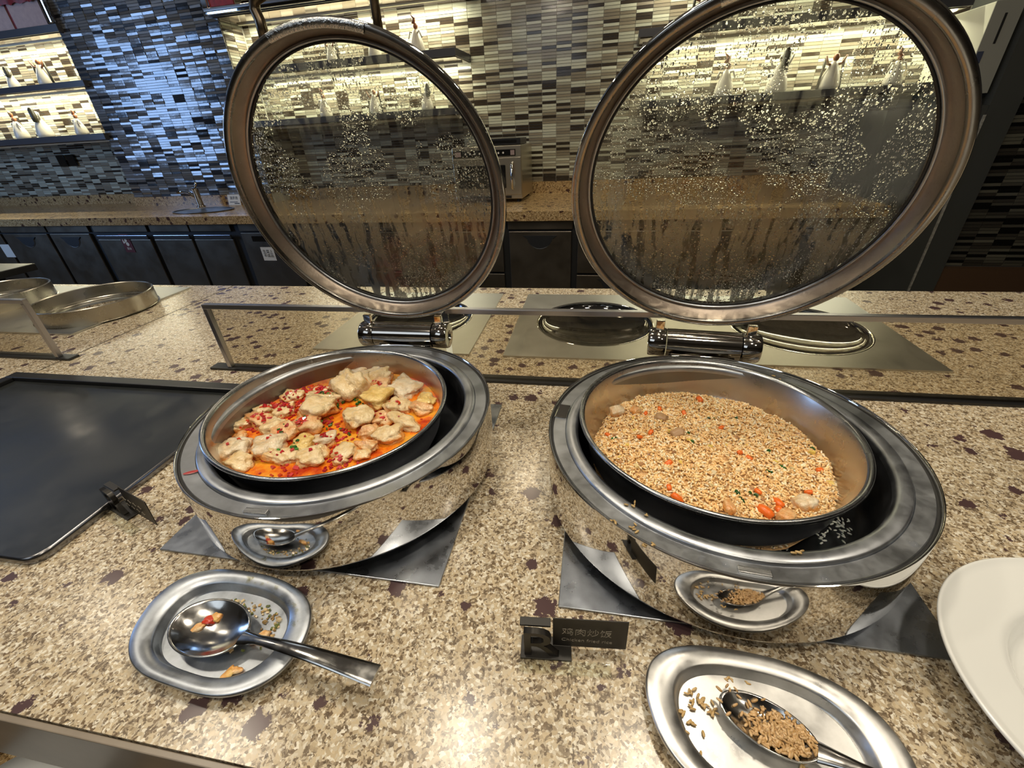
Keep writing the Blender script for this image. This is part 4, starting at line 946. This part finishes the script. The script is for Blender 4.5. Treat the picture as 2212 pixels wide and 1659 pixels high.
def spoon_dish(cx, cy, rz, label, mat, a=.0935, b=.0590, e=2.35, sk=-.14):
    r = empty('spoon_dish', (cx, cy, 0), rz, label, 'dish', 'steel spoon rest dishes')
    prof = [(1.0, .0150), (1.010, .0138), (1.013, .0148), (1.006, .0166), (.990, .0176), (.88, .0166), (.775, .0150), (.748, .0128), (.728, .0060), (.705, .0042), (.35, .0040), (.02, .0040)]
    MB().loft([[(x * k, y * (k if k < .8 else k), z) for x, y in DO] for k, z in prof[:10]], cap1=False).build('rim', mat, r, smooth=True)
    MB().loft([[(x * k, y * k, z) for x, y in DO] for k, z in prof[9:]], cap1=True).build('well', mat, r, smooth=True)
    MB().loft([[(x * k, y * k, z) for x, y in DO] for k, z in ((1.0, .0150), (.80, .0115), (.72, .0012), (.4, .0010))], cap1=True).build('underside', mat, r, smooth=True)
    return r
spoon_dish(-.360, .194, 0, 'worn steel spoon dish in front of the left chafing dish', DISHM)
spoon_dish(.158, .183, -.02, 'bright steel spoon dish in front of the right chafing dish', DISHM2)
def spoon(bx, by, bz, ang, label, a=.040, b=.033, deep=.011, hl=.16, tip=(0, 0), roll=0, pitch=0, wide=.0085, up=.014):
    r = empty('serving_spoon', (bx, by, bz), ang, label, 'spoon', 'serving spoons')
    if roll or pitch: r.matrix_world = T(bx, by, bz) @ RZ(ang) @ RY(pitch) @ RX(roll)
    R1 = []; n = 48
    for k, z in ((.02, -1), (.35, -.90), (.6, -.70), (.8, -.40), (.93, -.13), (1.0, 0)):
        R1.append([(a * k * math.cos(2 * PI * i / n), b * k * math.sin(2 * PI * i / n), z * deep) for i in range(n)])
    R2 = [[(x * 1.02, y * 1.02, z - .0012) for x, y, z in R] for R in R1[::-1]]
    MB().loft(R1 + R2, cap0=True, cap1=True).build('bowl', SPOONM, r, smooth=True)
    S = []
    for q in range(15):
        s_ = q / 14; x = a * .93 + hl * s_
        wd = .0042 + (wide - .0042) * s_ ** 1.1 + .004 * max(0, 1 - s_ * 8); th = .0026 - .0008 * s_
        z = -.001 + up * (1 - (1 - min(1, s_ * 1.6)) ** 2) - .002 * s_
        S.append([(x, wd * math.cos(2 * PI * i / 12), z + th * math.sin(2 * PI * i / 12)) for i in range(12)])
    MB().loft(S, cap0=True, cap1=True).build('handle', SPOONM, r, smooth=True, sharp=60)
    return r
spoon(-.3655, .1895, .0205, -.115, 'round-bowled steel serving spoon resting in the left dish', a=.0445, b=.0285, hl=.155, up=.014, wide=.0092)
spoon(.157, .1865, .0185, -.40, 'oval steel serving spoon holding rice in the right dish', a=.036, b=.0185, hl=.17, up=.020, deep=.009)
# leftovers
def pt(lst, z, s=.002, k=3): return [(x + random.gauss(0, s), y + random.gauss(0, s), z) for x, y in lst for _ in range(k)]
def spoon_z(x, y, cx, cy, ang, a, b, z0, deep):
    dx, dy = x - cx, y - cy; u = dx * math.cos(-ang) - dy * math.sin(-ang); v = dx * math.sin(-ang) + dy * math.cos(-ang)
    k = min(1, math.hypot(u / a, v / b)); return z0 - deep * (1 - k * k), k
P = []
while len(P) < 430:
    x = random.gauss(.167, .010); y = random.gauss(.1805, .0085)
    z, k = spoon_z(x, y, .157, .1865, -.40, .036, .0185, .0185, .009)
    if k < .93: P.append((x, y, z + .0015 + .011 * max(0, 1 - math.hypot((x - .168) / .019, (y - .180) / .016)) * random.random() ** .4))
P += [(x, y, spoon_z(x, y, .157, .1865, -.40, .036, .0185, .0185, .009)[0] + .0012) for x, y in ((.140, .204), (.148, .201), (.152, .203), (.136, .198), (.140, .193), (.146, .192), (.150, .196), (.133, .207), (.138, .208), (.158, .199))]
P += [(.157 + .037 * math.cos(q) * .94 + .0, .1865 + .019 * math.sin(q) - .39 * .037 * math.cos(q) * 1.0, .0190) for q in (2.4, 2.8, 3.3, 3.7, 4.1, 4.4)]
grains('spoon_rice', P, 'brown fried rice left in the right serving spoon', 'rice', cols=[(.58, .37, .17), (.66, .45, .23), (.50, .31, .13)], tilt=.35, sc=1.05)
P = pt([(.101, .197), (.110, .202), (.116, .197), (.112, .200), (.119, .194), (.104, .206)], .0062, .0028, 5) + pt([(.100, .184), (.094, .190)], .006, .0016, 4) + pt([(.095, .176), (.104, .165), (.126, .156), (.102, .152), (.108, .178)], .006, .001, 1) + pt([(.136, .2165), (.133, .216), (.151, .2165)], .0175, .001, 2) + pt([(.150, .150), (.182, .160), (.178, .166)], .0062, .002, 3)
grains('scattered_rice', P, 'scattered rice grains in the right spoon dish', 'rice', cols=[(.50, .33, .13), (.58, .40, .18)], tilt=.06, sc=.95)
mb = MB()
sc_list = [(-.377, .199, .0125, .0052, .25), (-.384, .1905, .0112, .0045, .6), (-.372, .203, .0125, .0048, -.3)]
for k, (x, y, z, s_, a) in enumerate(sc_list):
    me = blob(120 + k, s_ * 1.3, s_ * .9, s_ * .5, 3, .2, .4)
    o = link('stew_scrap', me, [simple('red_pepper_scrap', (.55, .05, .02), .2, coat=.4), MEAT[0], MEAT[3]][k]); o.location = (x, y, z); o.rotation_euler = (0, 0, a)
    tag(o, ['red chilli scrap in the bowl of the left spoon', 'pale chicken scrap in the bowl of the left spoon', 'yellow garlic scrap in the bowl of the left spoon'][k], 'food scrap')
for k, (x, y, s_, a) in enumerate([(-.315, .193, .0070, .7), (-.3225, .158, .0060, 1.2), (-.317, .1615, .0045, .2)]):
    me = blob(130 + k, s_ * 1.3, s_ * .7, s_ * .4, 3, .2, .4)
    o = link('dish_scrap', me, MEAT[0 if k != 1 else 3]); o.location = (x, y, .0066); o.rotation_euler = (0, 0, a)
    tag(o, ['flat chicken scrap right of the spoon bowl in the left dish', 'yellow chicken scrap at the front of the left dish', 'small pale scrap beside the yellow one in the left dish'][k], 'food scrap')
scatter_bits('stew_crumbs', 90, lambda: (lambda a, q: (-.357 + q * .062 * math.cos(a), .196 + q * .034 * math.sin(a) - .0, .0050))(random.choice((random.uniform(.2, 2.2), random.uniform(0, 6.28))), random.uniform(.6, .98)), (.0008, .0022), [(.55, .36, .14), (.60, .48, .28), (.3, .2, .08), (.14, .16, .04)], 'oily stew crumbs in the left spoon dish', 'crumbs')
mb = MB()
random.seed(5)
for _ in range(26):
    a = random.uniform(.2, 1.6); q = random.uniform(.80, .92); x, y = .0935 * q * math.cos(a) - .14 * .059 * q * math.sin(a), .059 * q * math.sin(a)
    s_ = random.uniform(.0008, .0030); mb.lathe([(s_, 0), (s_ * .8, s_ * .2), (0, s_ * .3)], 10, T(-.360 + x, .194 + y, .0168))
o = mb.build('oil_drops', clear_mat('oil_drop', (.9, .88, .8)), smooth=True); tag(o, 'oily drops on the rim of the left spoon dish', 'oil', kind='stuff')

# ---- white plate at the right
r = empty('dinner_plate', (.448, .224, 0), 0, 'large white porcelain plate with ribbed rim at the right edge', 'plate')
prof = [(0, .0125), (.064, .0122), (.076, .0126), (.083, .0160), (.088, .0290), (.0915, .0330)]
for i in range(9): prof += [(.0945 + i * .0044, .0334 + i * .0009), (.0967 + i * .0044, .0345 + i * .0009)]
prof += [(.1355, .0424), (.1368, .0436), (.1385, .0438), (.1396, .0426), (.1390, .0408)]
MB().lathe(prof, 160).build('plate_face', PORC, r, smooth=True)
MB().lathe([(.1390, .0408), (.120, .0365), (.094, .0290), (.086, .015), (.080, .004), (.076, .0008), (.072, .004), (.068, .0105), (0, .0108)], 120).build('plate_foot', PORC, r, smooth=True)

# ---- label stands
def sign(x, y, rz, label, lines, k=1.0):
    r = empty('dish_sign', (x, y, 0), rz, label, 'sign', 'black dish name signs')
    text_mesh('letter_stand', 'R', .056, simple('black_metal_letter', (.035, .032, .028), .3, .6), T(-.050, -.004, .001) @ RX90, r, extrude=.003, xs=1.15)
    MB().box(-.049, .0, -.010, .012, .0003, .0022, bev=.0004).build('stand_base', SIGNB, r)
    MB().box(-.049, -.020, .0, .008, .038, .0405, bev=.0004).build('stand_ledge', SIGNB, r)
    MB().box(-.049, .036, -.022, -.010, .0003, .0032, bev=.0006).build('acrylic_base', CLEAR, r)
    c = MB().box(-.018, .052, .0025, .0035, .004, .0445, RX(-.06)).build('name_card', SIGNB, r)
    if not lines:   # handwriting too oblique to read in the photo: faint strokes only
        sm = MB()
        for q, z in enumerate((.030, .019)):
            for i in range(4):
                x0 = -.008 + i * .013; sm.tube([(x0, .0012, z), (x0 + .004, .0012, z + .004), (x0 + .007, .0012, z - .001), (x0 + .010, .0012, z + .002)], .0003, 4)
        sm.build('chalk_strokes', CHALK, c)
    for k_, (s_, z, sz) in enumerate(lines):
        text_mesh('lettering', s_, sz, CHALK, T(-.012 + .002, .0018, z) @ RX90 @ RZ(-.02), c, extrude=.0001, xs=.95)
    return r
sign(-.002, .2290, .085, 'black sign reading chicken fried rice in front of the right chafing dish', [('鸡肉炒饭', .0255, .0125), ('Chicken fried rice', .0145, .0070)])
sign(-.612, .3215, -.30, 'black sign seen edge-on between the black tray and the left base plate', [])
